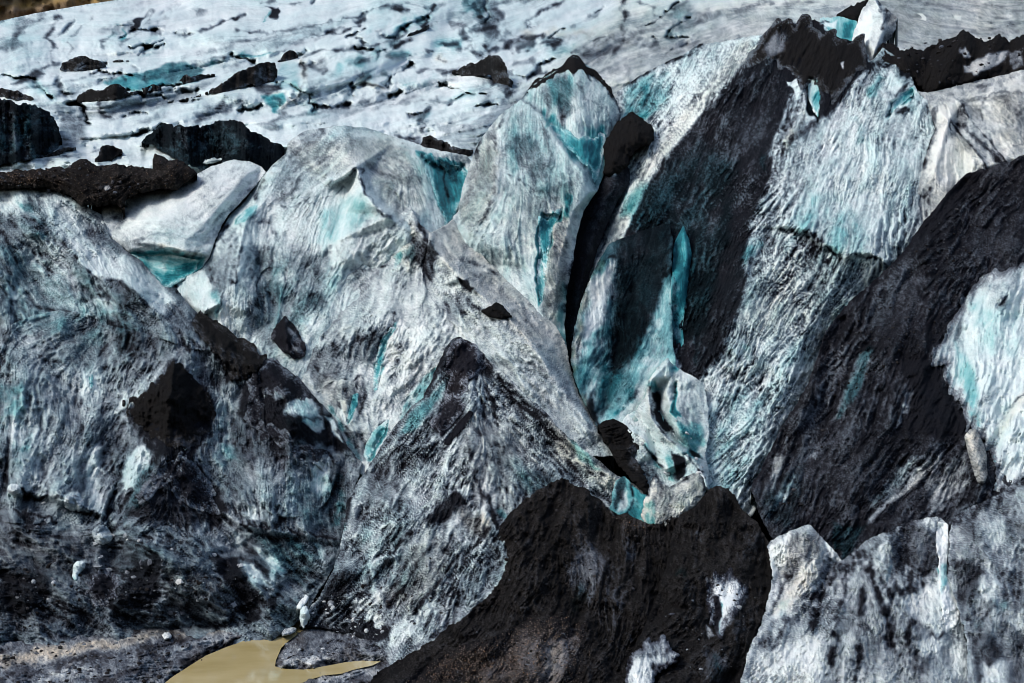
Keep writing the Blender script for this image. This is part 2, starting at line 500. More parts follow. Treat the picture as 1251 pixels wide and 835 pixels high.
def cover_material(name, ash, ash_mid, grain=11.0, amt=0.34, pebble=0.0, bump=(0.55, 0.12)):
    """bare ice under a cover of volcanic dust: the cover attribute holds dust and some painted shade, clear blue ice and rusty silt"""
    m, nt, bs = new_mat(name)
    at = nd(nt, 'ShaderNodeAttribute', attribute_name='cover')
    sp = nd(nt, 'ShaderNodeSeparateColor')
    nt.links.new(at.outputs['Color'], sp.inputs[0])
    geo = nd(nt, 'ShaderNodeNewGeometry')
    def noise(scale, detail, rough):
        n = nd(nt, 'ShaderNodeTexNoise'); n.inputs['Scale'].default_value = scale
        n.inputs['Detail'].default_value = detail; n.inputs['Roughness'].default_value = rough
        nt.links.new(geo.outputs['Position'], n.inputs['Vector'])
        return n.outputs['Fac']
    n1 = noise(grain * 0.55, 6, 0.8); n2 = noise(0.9, 4, 0.6); n3 = noise(grain * 1.3, 2, 0.6)
    t = mth(nt, 'ADD', mth(nt, 'MULTIPLY', sp.outputs[0], 1.12), mth(nt, 'MULTIPLY', mth(nt, 'MULTIPLY', mth(nt, 'SUBTRACT', n1, 0.52), amt * 2.2), mth(nt, 'ADD', sp.outputs[0], 0.22, True)))
    t = mth(nt, 'ADD', t, mth(nt, 'MULTIPLY', mth(nt, 'SUBTRACT', n3, 0.5), amt * 0.5), True)
    dr = ramp(nt, [(0.0, (1, 1, 1)), (0.15, (0.79, 0.80, 0.815)), (0.32, (0.46, 0.49, 0.53)), (0.5, (0.235, 0.258, 0.298)), (0.7, (0.09, 0.100, 0.128)), (0.87, ash_mid), (1.0, ash)])
    nt.links.new(t, dr.inputs[0])
    bl = mth(nt, 'ADD', sp.outputs[1], mth(nt, 'MULTIPLY', mth(nt, 'SUBTRACT', n2, 0.5), 0.16), True)
    br = ramp(nt, [(0.0, (0.81, 0.855, 0.865)), (0.2, (0.61, 0.745, 0.76)), (0.45, (0.23, 0.50, 0.53)), (0.75, (0.03, 0.26, 0.30)), (1.0, (0.004, 0.10, 0.13))])
    nt.links.new(bl, br.inputs[0])
    c = mixc(nt, 1.0, br.outputs[0], dr.outputs[0], 'MULTIPLY')
    c = mixc(nt, sp.outputs[2], c, mixc(nt, 1.0, c, (1.0, 0.80, 0.62), 'MULTIPLY'))
    if pebble > 0:
        v = nd(nt, 'ShaderNodeTexVoronoi'); v.inputs['Scale'].default_value = 7.0
        nt.links.new(geo.outputs['Position'], v.inputs['Vector'])
        hit = mth(nt, 'LESS_THAN', v.outputs['Distance'], 0.30)
        sc = nd(nt, 'ShaderNodeSeparateColor'); nt.links.new(v.outputs['Color'], sc.inputs[0])
        hit = mth(nt, 'MULTIPLY', hit, mth(nt, 'GREATER_THAN', mth(nt, 'ADD', sc.outputs[0], sp.outputs[2]), 1.52 - pebble))
        pc = ramp(nt, [(0, (0.07, 0.055, 0.05)), (0.5, (0.20, 0.15, 0.12)), (0.85, (0.36, 0.31, 0.28)), (1, (0.42, 0.22, 0.08))])
        nt.links.new(sc.outputs[1], pc.inputs[0])
        c = mixc(nt, hit, c, pc.outputs[0])
    nt.links.new(c, bs.inputs['Base Color'])
    ro = mth(nt, 'ADD', mth(nt, 'MULTIPLY', t, 0.40), 0.48, True)
    nt.links.new(ro, bs.inputs['Roughness'])
    nt.links.new(mth(nt, 'SUBTRACT', 0.26, mth(nt, 'MULTIPLY', t, 0.22)), bs.inputs['Specular IOR Level'])
    bp = nd(nt, 'ShaderNodeBump'); bp.inputs['Strength'].default_value = bump[0]; bp.inputs['Distance'].default_value = bump[1]
    nt.links.new(n1, bp.inputs['Height']); nt.links.new(bp.outputs[0], bs.inputs['Normal'])
    return m

ICE = cover_material('dusty_glacier_ice', (0.010, 0.010, 0.014), (0.022, 0.022, 0.030))
ASH = cover_material('black_ash', (0.015, 0.0138, 0.0142), (0.042, 0.038, 0.038), pebble=0.35, bump=(1.0, 0.30))
MUD = cover_material('grey_silt', (0.016, 0.016, 0.02), (0.05, 0.05, 0.062), grain=13.0)
def hill_material():
    m, nt, bs = new_mat('lichen_hillside')
    at = nd(nt, 'ShaderNodeAttribute', attribute_name='cover'); sp = nd(nt, 'ShaderNodeSeparateColor'); nt.links.new(at.outputs['Color'], sp.inputs[0])
    geo = nd(nt, 'ShaderNodeNewGeometry')
    n = nd(nt, 'ShaderNodeTexNoise'); n.inputs['Scale'].default_value = 0.12; n.inputs['Detail'].default_value = 8; n.inputs['Roughness'].default_value = 0.7
    nt.links.new(geo.outputs['Position'], n.inputs['Vector'])
    r = ramp(nt, [(0.3, (0.12, 0.085, 0.055)), (0.5, (0.26, 0.19, 0.12)), (0.7, (0.40, 0.31, 0.23))]); nt.links.new(n.outputs['Fac'], r.inputs[0])
    f = mth(nt, 'MULTIPLY', sp.outputs[1], mth(nt, 'MULTIPLY', mth(nt, 'SUBTRACT', n.outputs['Fac'], 0.3), 3.0, True), True)
    nt.links.new(mixc(nt, f, r.outputs[0], (0.42, 0.27, 0.03)), bs.inputs['Base Color']); bs.inputs['Roughness'].default_value = 0.95
    return m
def water_material():
    m, nt, bs = new_mat('silty_water')
    geo = nd(nt, 'ShaderNodeNewGeometry')
    n = nd(nt, 'ShaderNodeTexNoise'); n.inputs['Scale'].default_value = 0.25; n.inputs['Detail'].default_value = 3
    nt.links.new(geo.outputs['Position'], n.inputs['Vector'])
    r = ramp(nt, [(0.3, (0.46, 0.37, 0.16)), (0.7, (0.60, 0.50, 0.26))]); nt.links.new(n.outputs['Fac'], r.inputs[0])
    nt.links.new(r.outputs[0], bs.inputs['Base Color'])
    bs.inputs['Roughness'].default_value = 0.06; bs.inputs['Specular IOR Level'].default_value = 0.5
    n2 = nd(nt, 'ShaderNodeTexNoise'); n2.inputs['Scale'].default_value = 2.5; n2.inputs['Detail'].default_value = 3
    nt.links.new(geo.outputs['Position'], n2.inputs['Vector'])
    bp = nd(nt, 'ShaderNodeBump'); bp.inputs['Strength'].default_value = 0.06; bp.inputs['Distance'].default_value = 0.05
    nt.links.new(n2.outputs['Fac'], bp.inputs['Height']); nt.links.new(bp.outputs[0], bs.inputs['Normal'])
    return m
HILL = hill_material(); WATER = water_material()

GRAVEL = cover_material('gravelly_ash', (0.010, 0.0095, 0.011), (0.03, 0.026, 0.025), pebble=0.75)
STONE = cover_material('loose_stone', (0.012, 0.011, 0.012), (0.03, 0.028, 0.03), grain=14.0, amt=0.2)
# weathered crevasses of the upper icefield: broken lines that wander up to the right
_r = np.random.default_rng(5)
_crev = []
for _ in range(70):
    x, y = _r.uniform(-40, 1000), _r.uniform(4, 170)
    a = math.radians(_r.choice([-12, -18, -30, -55, 35], p=[.35, .3, .15, .1, .1]) + _r.normal(0, 8)); n = int(_r.integers(3, 8)); st_ = _r.uniform(6, 13)
    q = []
    for _k in range(n):
        q.append("%.1f,%.1f" % (x, y)); a += _r.normal(0, 0.28); x += st_ * math.cos(a); y += st_ * math.sin(a) * 0.8
    w = _r.uniform(0.9, 2.6)
    _crev.append("dL %.2f %.1f: %s" % (_r.uniform(0.3, 0.7), w, " ".join(q)))
    _crev.append("hL %.1f %.1f: %s" % (-_r.uniform(4, 10), w * 1.1, " ".join(q)))
    if _r.random() < 0.12:
        _crev.append("bL %.2f %.1f: %s" % (_r.uniform(0.2, 0.45), w * 4, " ".join(q)))
for _ in range(26):
    x, y = _r.uniform(-40, 1000), _r.uniform(6, 160)
    L = _r.uniform(20, 60); s_ = _r.uniform(-0.35, -0.1)
    _crev.append("dL %.2f %.1f: %.1f,%.1f %.1f,%.1f %.1f,%.1f" % (_r.uniform(0.2, 0.5), _r.uniform(3, 6), x, y, x + L * .5, y + L * .5 * s_ - _r.uniform(-3, 3), x + L, y + L * s_))
# ------------------------------------------------------------------ far hill, glacier sheet, ground
B('hillside', None, None, "-300,-120 1500,-120 1500,90 -300,90", ref='H', kind='structure', step=3, jag=0, base=(0.55, 0, 1.0), mat=HILL,
  disp=(0, 2, 30, 8), sk=0, cup=(0, 8), facet=(0, 8), st=["bL .9 4: -40,28 5,9 45,4 85,2", "bL .8 4: 85,3 130,0", "bL .5 3: 60,6 100,4"])

B('glacier', None, None,
  "-180,80 -60,40 0,26 40,17 80,10 130,2 200,-8 330,-30 600,-60 1430,-70 1430,300 1430,330 -180,330", ref='B', kind='structure', key='glacier',
  d=0, step=1.3, jag=0.4, sk=0, base=(0.08, 0.10, 0.03), gully=8.0, disp=(1.8, 0.5, 12.0, 1.4), big=75, cup=(0.2, 9), facet=(5.0, 95), sm=3, streak=0.9, mess=0.55, grime=0.16, speck=0.06, wob=0.25, LL=(24, 60),
  lines=["1: -150,300 1430,300", "0: -150,200 1430,200", "0: -150,100 1430,100", "14: -100,70 60,45 200,20", "2: -100,120 60,95 220,60",
         "22: 230,76 300,60 420,56 520,30", "6: 60,110 159,100 240,84 330,74", "12: 260,110 420,100 520,80", "3: 340,138 440,124 540,110"],
  flow=["-100,80 200,40", "200,60 480,20", "100,150 340,100", "340,120 520,60", "500,60 640,40", "560,110 700,50", "700,60 900,10", "780,70 900,20", "900,20 1250,40", "420,150 560,130"],
  st=["dP .28 10: 540,170 640,120 760,20 1251,-10 1300,60 1100,120 850,140 640,140", "wP .35 14: 620,130 760,0 1300,-20 1300,60 1100,120 850,140",
      "dP .34 6: 1060,0 1300,-20 1300,70 1100,60", "wP .45 8: 1060,0 1300,-20 1300,70 1100,60",
      "dL .75 2.6: 72,21 63,35 61,63 61,77", "dL .6 5: 25,36 19,50 4,58", "bL .5 5: 25,36 19,50", "bP .22 10: 4,30 60,30 50,90 0,90", "bP .2 8: 78,20 108,18 95,60 75,60",
      "dL .5 2: 142,31 134,46 125,52 123,59", "bL .4 3: 142,31 136,43", "dP .85 2: 161,23 173,21 171,35 163,40", "bL .7 2: 153,34 153,46",
      "dL .5 1.2: 171,21 180,14 182,22 176,30", "dL .4 1.6: 198,31 173,38 146,56", "dL .35 1.6: 205,20 188,28", "dL .35 1.5: 110,22 95,42 85,52 83,66",
      "dP .75 4: 10,104 22,94 44,86 50,92 24,106", "dL .6 1.6: 38,90 58,82 70,78", "dL .4 2: 0,116 40,108 90,98 130,92", 
      "bP .55 3: 130,100 153,92 188,88 203,79 230,76 250,84 240,100 201,107 159,113 142,104", "dP .5 3: 160,92 188,88 203,79 230,76 250,84 240,100 215,104 195,98 175,100",
      "hL -2.2 3: 160,96 190,93 206,84 235,81", "dL .5 1.6: 124,102 140,95 188,88 203,79 230,76 251,73 273,69 303,66 326,67 342,66",
      "bL .6 3: 263,77 257,80", "bL .6 2.5: 300,67 330,68", "dL .3 6: 245,80 300,74",
      "dP .42 6: 63,130 115,124 159,119 240,104 262,98 240,122 192,132 134,142 77,146", "dL .6 3: 182,127 170,133 160,138", "dL .75 2: 118,124 120,131 124,141 133,142", "dL .35 2: 134,144 192,133 250,120",
      "dP .45 6: 36,122 80,128 110,146 100,170 70,190 74,140", "bP .2 8: 36,122 120,128 110,146 60,190",
      "dL .4 2: 0,214 40,200 90,190 130,182", "dL .5 1.5: 60,120 110,112",
      "dP .9 2: 327,10 338,11 341,22 333,22 328,21", "bL .8 2: 325,18 322,26", "dL .55 2: 330,4 348,3 365,4", "dL .4 3: 240,14 247,11", 
      "dL .55 1.4: 286,39 305,40 315,39 328,43", "dL .4 1.2: 276,46 265,58", "dL .3 5: 262,50 310,50", "dL .9 1.6: 305,40 315,38",
      "dL .6 1.3: 336,39 363,35 386,31 401,27 442,19 480,6", "dL .4 5: 332,48 350,40 390,36", "dL .3 6: 318,60 345,48 380,42",  # the two wide strokes paint soft shading below the thin line
      "dL .6 1.3: 390,41 411,43 417,39 438,33", "hL -2 2: 390,41 411,43 417,39 438,33", "bL .25 8: 450,36 480,28",
      "dL .65 1.4: 378,66 420,61 447,55 480,51", "dL .6 3.5: 428,79 442,73 453,71", "bL .35 6: 416,80 442,74", "dL .75 3: 468,60 476,64 480,68", "dL .5 2: 424,61 436,60 445,64", "dL .5 2: 455,56 466,68",
      "dL .6 4: 434,95 460,93 482,90", "bL .35 6: 440,94 480,90", "wL .8 3: 441,100 455,101 466,106", "dL .55 2: 441,100 455,101 466,106", "dL .4 4: 388,76 400,84", 
      "dL .6 2: 367,73 374,84 374,100 367,115 351,130 344,139", "wL .6 3: 367,73 374,84 374,100 367,115 351,130", "hL 2 4: 367,73 374,84 374,100 367,115 351,130", "dL .5 1.2: 367,69 375,67 390,66", "bP .3 6: 342,80 364,78 366,100 350,112 340,96",
      "dP .75 4: 305,104 345,100 346,108 334,112 328,116 318,114", "bP .7 3: 322,117 345,114 352,122 342,138 334,130", "dL .6 2: 334,118 350,126", 
      "dL .35 5: 275,126 295,132", "dL .45 1.5: 395,100 380,110", "dL .8 1.5: 382,125 388,128", "dL .4 2: 321,152 346,142 413,134 443,125 463,117 478,112", "dL .5 3: 440,124 463,117 475,120", "dL .4 2: 345,140 355,128 380,112 395,98",
      "dP .4 3: 318,152 336,146 345,152 340,160",
      "dL .75 9: 576,0 589,11 594,30 606,34", "bL .4 9: 576,0 590,20", "dL .7 3: 606,30 616,22 608,14", "dL .5 3: 621,41 634,50", "dL .85 2.4: 516,34 525,28 521,18 530,8", "dL .4 3: 530,14 545,4", "dL .8 4: 484,8 496,11", "dL .5 2: 500,4 520,10",
      "dL .95 3: 478,60 490,54 498,49", "dP .55 5: 478,64 498,62 504,70 482,72", "bP .4 5: 478,64 504,62 500,72", "dP .8 4: 538,51 563,49 566,56 545,58", "bL .4 6: 538,54 566,54", "dL .55 3: 552,29 566,32",
      "dL .75 4.5: 569,40 578,52 589,66", "dL .75 3: 566,60 590,62 604,60", "dL .9 3: 593,53 599,55", "dL .7 2: 525,64 522,60 530,62", "dL .6 2: 540,72 550,77", "wL .5 4: 540,72 552,77",
      "dL .75 3: 616,55 632,50 639,48 662,47", "dL .75 3: 620,60 625,66 645,55 673,55", "bL .3 8: 640,60 700,58", "dL .7 4: 586,40 604,34 614,46 618,56",
      "dL .75 2.2: 650,35 649,23 660,16 691,1", "hL -3 3: 653,32 650,22 660,15", "dL .75 3: 675,60 682,52 676,50", "dP .5 5: 705,66 751,56 752,62 730,74 712,72", "dL .65 1.5: 700,66 720,52 739,45", "wL .5 6: 640,42 760,40", 
      "dL .75 4: 517,162 512,148 519,136 525,127 535,118", "bL .4 5: 512,150 525,130", "dL .4 2: 480,118 525,102 557,98", "dL .4 3: 500,122 530,120 545,124", "bL .4 6: 495,105 530,102", "dL .35 2: 480,128 540,116",
      "dL .7 2: 512,88 540,86", "dL .7 3: 540,90 560,84", "dL .85 8: 600,90 612,104 620,114", "dL .4 5: 590,98 592,124", "dL .45 2: 625,80 655,76", "dL .6 1.5: 632,66 644,63",
      "dP .28 6: 536,160 600,132 650,110 640,124 600,170 580,200", "dP 0 3: 560,152 590,136 604,124 594,140 575,150", "dP .05 3: 512,170 540,152 538,160 524,174",
      "dL .75 3: 764,-2 763,30 761,47 749,64", "wL .5 5: 764,0 761,47", "dL .65 3: 788,2 806,22 818,34 823,44", "dL .7 3: 790,56 812,50 826,44", "dL .5 5: 715,60 750,50 770,44", "dL .4 4: 778,36 800,28", "dL .4 3: 700,30 730,20",
      "dL .55 5: 898,17 920,8 935,3", "dL .55 4: 828,8 840,2", "dL .4 3: 850,20 880,18", "dL .35 3: 860,36 910,28", "dP .0 1: 1120,17 1126,17 1126,24 1121,24", "dP .0 1: 1164,20 1176,19 1176,25 1166,25", "dL .5 2: 1130,55 1170,40 1251,30",
      "dL .8 3: 486,166 520,178", "dL .5 3: 758,100 770,90 790,92"] + _crev)

B('glacier_bed', None, None, "-180,280 1430,280 1430,860 -180,860", ref='F', kind='structure', key='bed', d=-14, step=5, jag=0, sk=0,
  base=(0.75, 0.1, 0.0), disp=(0.5, 0.2, 1.0, 0.3), LL=(6, 10))

# ground: grey silt flats with a carved pond
POND = "198,840 215,826 235,813 255,800 280,791 292,787 310,778 322,771 340,763 352,760 362,755 368,752 374,760 371,770 362,777 350,786 343,793 338,806 337,813 348,816 370,817 400,812 420,808 440,806 462,807 452,812 430,817 415,822 395,824 375,830 362,845 198,860"
B('ground', None, None, "-180,812 -60,800 0,786 60,776 120,768 200,762 285,757 330,750 362,748 372,740 392,735 430,740 470,790 520,830 560,900 -180,900", ref='G', kind='structure', key='ground',
  d=0, jag=3, sk=0, step=1.25, base=(0.6, 0.04, 0.14), warp=7, mat=MUD, disp=(0.8, 0.55, 1.8, 0.8), big=60, streak=0.7, grime=0.2,
  flow=["-50,820 200,775", "150,820 330,760", "340,800 460,780", "380,840 480,815"],
  st=["wL .7 8: " + POND, "wP 1.0 6: -10,806 60,790 178,776 205,770 285,764 284,770 200,779 120,795 60,806 -10,815", "dP .38 5: -10,804 60,790 178,776 285,764 284,770 200,781 120,797 -10,817",
      "dL .9 4: 140,765 170,758 195,762", "dL .9 4: 212,774 232,769 250,770", "dL .88 5: 168,802 190,790 222,778 250,774", "dL .85 5: 120,834 180,812 240,806 270,794",
      "dP .38 5: 46,826 80,814 108,812 112,820 80,832 46,840", "dL .9 4: 40,822 80,808 130,802", "dL .85 6: -10,826 60,822", "dL .92 4: 310,776 330,762 352,757 364,752", "dL .9 3: 255,800 292,786 322,770", "dL .9 3: 200,838 235,812 258,799",
      "dP .45 5: 285,762 330,752 355,750 330,764 300,776 262,790", "dP .3 4: 345,803 390,800 400,806 350,814", "dP .55 6: 362,772 440,770 452,800 350,800", "dL .85 4: 338,806 345,790 364,776",
      "dP .35 3: 380,826 470,815 480,822 400,832", "dL .72 6: " + POND, "hP -3.2 9: " + POND], cup=(0.5, 7), facet=(1.5, 30))
me = bpy.data.meshes.new('pond_water')
pw = P(POND); zc = -0.16
vs_ = []
for x_, y_, _ in pw:
    Yg = (CAM_Z - zc) / ((y_ - H0 / 2) * KPX)
    vs_.append(((x_ - W0 / 2) * KPX * Yg, Yg, zc))
cxy = (sum(p[0] for p in vs_) / len(vs_), sum(p[1] for p in vs_) / len(vs_))
vs_ = [(cxy[0] + (p[0] - cxy[0]) * 1.03 , p[1] + 0.4 * (1 if p[1] > cxy[1] else -1), p[2]) for p in vs_]
me.from_pydata(vs_, [], [list(range(len(vs_)))])
me.materials.append(WATER)
wo = bpy.data.objects.new('pond_water', me); scene.collection.objects.link(wo); wo['kind'] = 'structure'

# ------------------------------------------------------------------ the great ice bodies, back to front
B('ice_ridge', "broad glacier ridge with a dust blackened left flank and a pale furrowed right face", "ice ridge",
  "754,113,-8 784,91,-9 812,76,-9 835,67,-8 853,55,-7 880,52,-5 905,46,-3 932,43,-1 948,27,0 975,28 995,24 1006,30 1019,44 1039,50,0 1053,48 1056,60 1064,74,0 1078,58 1096,70 1116,97,0 1118,108 1133,124,0 1143,158 1133,185 1126,211 1123,248,0 1128,290 1106,320 1063,370 1029,400 1009,425 999,450,1 982,500 960,540 938,590 920,630,2 900,640 880,625,3 860,595 845,560 830,530 828,480 820,455 812,400 770,400,-5 720,400,-9 700,320,-9 700,270,-9 722,240,-8 735,205,-8 745,170,-8 750,140,-8",
  ref='F', key='B5', amp=1.5, base=(0.24, 0.13, 0.05), wob=0.3, mess=0.9, disp=(0.6, 0.3, 0.9, 0.2), big=60, streak=1.35, grime=0.7, cup=(0.4, 7), LL=(10, 26), jag=1.6,
  lines=["2: 1000,26,0 1030,70,1 1046,97,2 1019,134,3 992,158,3.6 965,178,4.2 948,215,4.6 928,242,5 915,278,5.4 912,345,5.6 885,426,4.6 858,466,3.6 840,520,3",
         "0: 905,50,-2 870,110,-1 830,170,-2.5 795,215,-2.5 770,270,-0.8 752,320,-0.4 745,370,-2",
         "-3: 940,90,0 900,170,0 860,240,-0.2 825,330,0.6 815,400,0.4",
         "-6: 835,80,-7 810,120,-6.5 785,160,-6 760,215,-6.5 735,290,-7.5",
         "2: 1100,130,1 1090,200,2.2 1075,260,2.6 1085,300,2", "3: 958,282,4.3 985,287 999,302 1019,309 1032,322 1046,314 1066,316 1079,328,3",
         "4: 955,276,5.4 985,281 999,295 1019,302 1032,315 1046,308 1066,310 1082,318,4", "3.5: 1000,380 960,460,3.8 920,560,3.6 900,610,3.5"],
  flow=["835,80 775,200", "900,60 760,290", "960,60 830,330", "1000,120 850,400", "930,250 850,440", "1050,110 960,330", "1100,130 1040,300", "1080,300 930,590", "1000,330 880,560", "960,300 860,500", "1110,220 1100,300", "900,140 800,300"],
  st=["dP .9 8: 930,44 948,27 1006,30 1019,44 1053,48 1060,72 1064,80 1046,97 1019,134 992,158 965,178 948,215 928,242 915,278 912,345 885,426 850,470 825,440 815,330 800,300 752,300 790,225 830,170 880,110 905,80",
      "dP .86 8: 905,90 950,90 930,240 900,300 840,330 760,300 800,220 850,150", "bP .55 10: 740,250 790,225 850,260 880,330 850,440 820,400 800,300", "bP .5 14: 800,220 850,170 900,200 890,300 840,330 780,290", "bL .45 6: 930,300 850,330", "dP .9 8: 850,330 905,300 912,345 885,426 850,440 836,400",
      "dP .98 3: 948,27 1006,30 1019,44 1053,48 1062,78 1044,100 1018,130 1008,120 975,100 960,96 945,70 925,60", "dP .66 5: 932,60 950,40 965,44 960,60 940,72", "bL .5 4: 980,60 1010,66", "dP .15 1.5: 1026,78 1032,74 1032,82",
      "dP .22 6: 905,50 932,52 880,110 830,170 790,225 760,290 745,330 735,320 750,250 790,190 840,120", "wP .35 8: 905,50 932,52 830,170 760,290 745,330 735,320 790,190",
      "dP .2 6: 754,113 784,91 835,67 880,52 900,60 840,120 800,150 760,160", "bP .45 8: 756,113 784,95 815,85 820,120 800,146 765,150", "bL .85 4: 786,108 783,128 785,140", "bL .6 4: 768,140 772,130", "dL .85 2: 754,112 784,91 800,84 820,74 836,66", "dL .5 2: 836,66 828,92 815,130", "dL .5 1.5: 850,120 830,140 812,160", "dL .5 2: 800,125 796,130", "dL .7 1.2: 835,66 850,60 858,52",
      "dL .92 3.5: 1046,92 1070,80 1096,78 1118,100", "dP .12 8: 1030,190 1060,170 1110,220 1110,300 1079,318 1046,308 1032,315 1019,302 999,295 985,281 960,276 985,240 1000,215", "bP .28 10: 960,276 990,230 1030,240 1060,290 1046,308 1032,315 999,295",
      "dL .85 1.6: 955,278 985,283 999,297 1019,304 1032,317 1046,310 1066,312 1082,322", "wP .25 20: 940,290 1100,310 1000,420 900,400", "bP .3 20: 990,400 930,540 890,620 850,560 880,480", "dP .4 6: 975,300 1060,320 1080,325 1020,390 920,360 930,290",
      "dP .5 5: 965,112 985,122 998,146 980,160 958,182 945,215 940,190 955,150", "wL .7 5: 985,140 965,165 955,180", "dP .1 2: 960,98 973,95 978,112 984,124 970,116", "bL .6 3: 933,190 932,210", "dL .8 1.5: 977,112 990,132 1000,147", "dL .3 5: 950,195 930,240",
      "hP -1.6 2.5: 986,98 1000,98 1003,120 1001,147 992,138 984,114", "dP 0.05 1.5: 986,97 999,97 1002,118 1000,126 990,112", "bP .75 2: 990,118 997,112 1001,125 1000,146 993,136", "dP .9 2: 1001,98 1007,108 1006,128 1001,144 1001,120",
      "bP .5 5: 1060,110 1078,90 1082,100 1066,126", "dP 0 3: 1086,92 1100,98 1104,106 1092,116 1084,112", "dL .9 2: 1090,120 1104,106 1110,102", "hP -1.5 3: 1084,140 1090,125 1105,110 1118,104 1117,116 1104,130 1090,142", "bP .8 2.5: 1086,142 1092,126 1106,112 1118,104 1117,116 1102,130", "dL .92 3: 1096,142 1110,130 1118,116",
      "bL .35 5: 1040,140 1060,180", "dL .6 2: 1118,110 1130,140 1128,180 1120,240", "dP .3 6: 1100,250 1125,240 1118,300 1090,320", "dL .55 2: 938,590 965,530 1000,440",
      "dP .08 3: 905,430 920,420 915,440 908,458 900,460", "dL .65 2: 900,460 915,450 930,430", "bL .35 6: 912,425 905,450", "dP .9 3: 825,440 850,440 862,448 858,462 832,470", "dL .85 3: 858,444 864,455"])
B5 = OBJ['B5']

B('ash_band', "jagged black ash band capping the right ridge below the smooth grey ice", "ash ridge",
  "1066,76 1078,52 1090,56 1100,60 1115,58 1126,61 1138,57 1150,50 1163,47 1177,38 1187,43 1197,50 1204,51 1210,47 1215,44 1220,41 1228,47 1234,51 1242,44 1251,43 1290,40 1300,86 1251,87 1225,94 1200,97 1175,104 1153,109 1133,116 1116,99 1093,88",
  ref='F', key='band', d=-2, base=(0.96, 0, 0.05), mat=ASH, disp=(0.35, 0.18, 0.8, 0.3), big=22, bulge=(2.5, 18), jag=3.0, sk=10,
  lines=["1: 1177,40,-1 1165,70 1150,100", "1: 1220,44,-1 1205,75 1190,95", "1: 1100,62,-1 1110,85", "-3: 1197,60 1180,90", "-3: 1138,62 1130,95", "-3: 1234,55 1222,88"],
  flow=["1177,40 1150,110", "1220,45 1190,100", "1080,60 1110,100"],
  st=["dP .15 3: 1172,62 1180,56 1186,66 1176,70", "dP .2 4: 1178,80 1195,70 1215,64 1232,64 1228,76 1205,84 1190,90 1180,88", "dP .45 4: 1232,66 1251,60 1251,80 1236,82", "dL .4 2: 1196,58 1206,54"])

B('ice_fin', "upright white ice fin standing behind the gap in the black ash crest", "ice fin",
  "1041,50 1044,36 1052,16 1060,2 1066,-4 1073,0 1080,8 1090,16 1096,23 1094,36 1088,46 1080,54 1074,64 1068,75 1062,74 1054,56", ref='F', d=-3, key='fin',
  base=(0.14, 0.04, 0.1), disp=(0.25, 0.12, 0.5, 0.2), big=25, sk=8, lines=["0: 1068,-2 1078,16 1080,34 1070,60", "-2: 1055,20 1058,44"], flow=["1075,0 1055,60", "1094,24 1072,62"],
  st=["wP .5 3: 1080,6 1098,22 1092,46 1076,64 1084,30", "dP .4 4: 1078,6 1098,22 1092,46 1076,60 1084,30", "dL .7 1.5: 1073,0 1084,16 1078,36", "dP 0 3: 1048,32 1062,10 1070,20 1062,60 1050,50"])  # whitened left face and greyed, browned right side put side light into the colour
B('ice_cliff', "small bright turquoise ice wall in the notch behind the black crest", "ice wall",
  "1000,22 1012,22 1026,20 1038,24 1048,26 1046,40 1040,54 1028,52 1014,46 1004,34", ref='F', d=-5, base=(0.05, 0.42, 0), key='notch', disp=(0.1, 0.1, 0.4, 0.1), sk=4,
  flow=["1020,20 1024,50"], st=["dL .75 1.5: 1000,24 1012,23", "bP .8 3: 1030,30 1046,28 1040,52 1030,50", "bP .15 4: 1004,24 1024,24 1020,36 1008,32"])
B('ash_mound', "small black ash mound at the top edge beside the white fin", "ash mound",
  "1021,19 1030,13 1042,7 1054,2 1062,-2 1058,10 1050,20 1046,28 1036,24", ref='F', d=-7, base=(0.97, 0, 0), mat=ASH, bulge=(2, 10), sk=6, jag=2)

B('ice_ridge', "pale grey rippled ice folds under the black band at the right edge", "ice ridge",
  "1118,110,0 1133,114 1153,109 1175,104,-1 1200,97 1225,92 1251,85 1310,78,-1 1310,215 1251,215 1230,220 1204,230 1180,240 1165,260 1140,290 1120,310,0 1115,270 1120,240 1127,205 1133,185 1143,158 1133,124",
  ref='F', key='B9', d=0.5, base=(0.26, 0.02, 0.3), disp=(0.25, 0.15, 0.6, 0.2), big=40, streak=0.6, jag=1.2,
  lines=["3: 1173,126 1185,150 1205,170 1230,196", "0.5: 1172,132 1170,160 1178,180", "3: 1158,147 1150,175 1140,210", "2.8: 1198,130 1208,150 1220,172 1230,192", "4: 1158,147 1175,165 1192,185 1205,204,3", "2.5: 1199,128 1214,111 1230,110 1251,118", "0: 1166,120 1190,135"],
  flow=["1158,150 1140,210", "1173,130 1225,195", "1215,112 1240,180", "1150,110 1250,90"],
  st=["dL .9 1.6: 1158,147 1175,165 1192,185 1207,205", "dP .75 3: 1170,150 1160,147 1180,160 1215,196 1228,196 1205,178", "dL .85 1.5: 1170,142 1173,127 1184,144 1200,162 1230,196", "dP .6 3: 1172,130 1182,146 1184,160 1172,156", "dL .7 1.5: 1199,146 1198,130 1214,111 1230,110 1246,116",
      "dP .1 3: 1145,128 1168,122 1170,140 1156,150 1144,156", "dP .08 5: 1140,170 1156,160 1185,190 1195,206 1160,230 1136,215", "dP .1 4: 1222,100 1251,94 1260,118 1235,112", "dL .7 2.5: 1127,205 1133,185 1143,158 1140,135", "dL .35 2: 1140,110 1200,104 1250,92", "dP .4 4: 1215,116 1244,112 1251,150 1225,140", "wP .5 8: 1205,115 1251,110 1251,190 1225,170", "dL .7 2: 1120,240 1135,232 1130,255", "dL .5 2: 1205,180 1225,190", "dL .6 1.5: 1150,165 1170,180"])  # bright left faces against greyer right sides: side light painted with the dirt

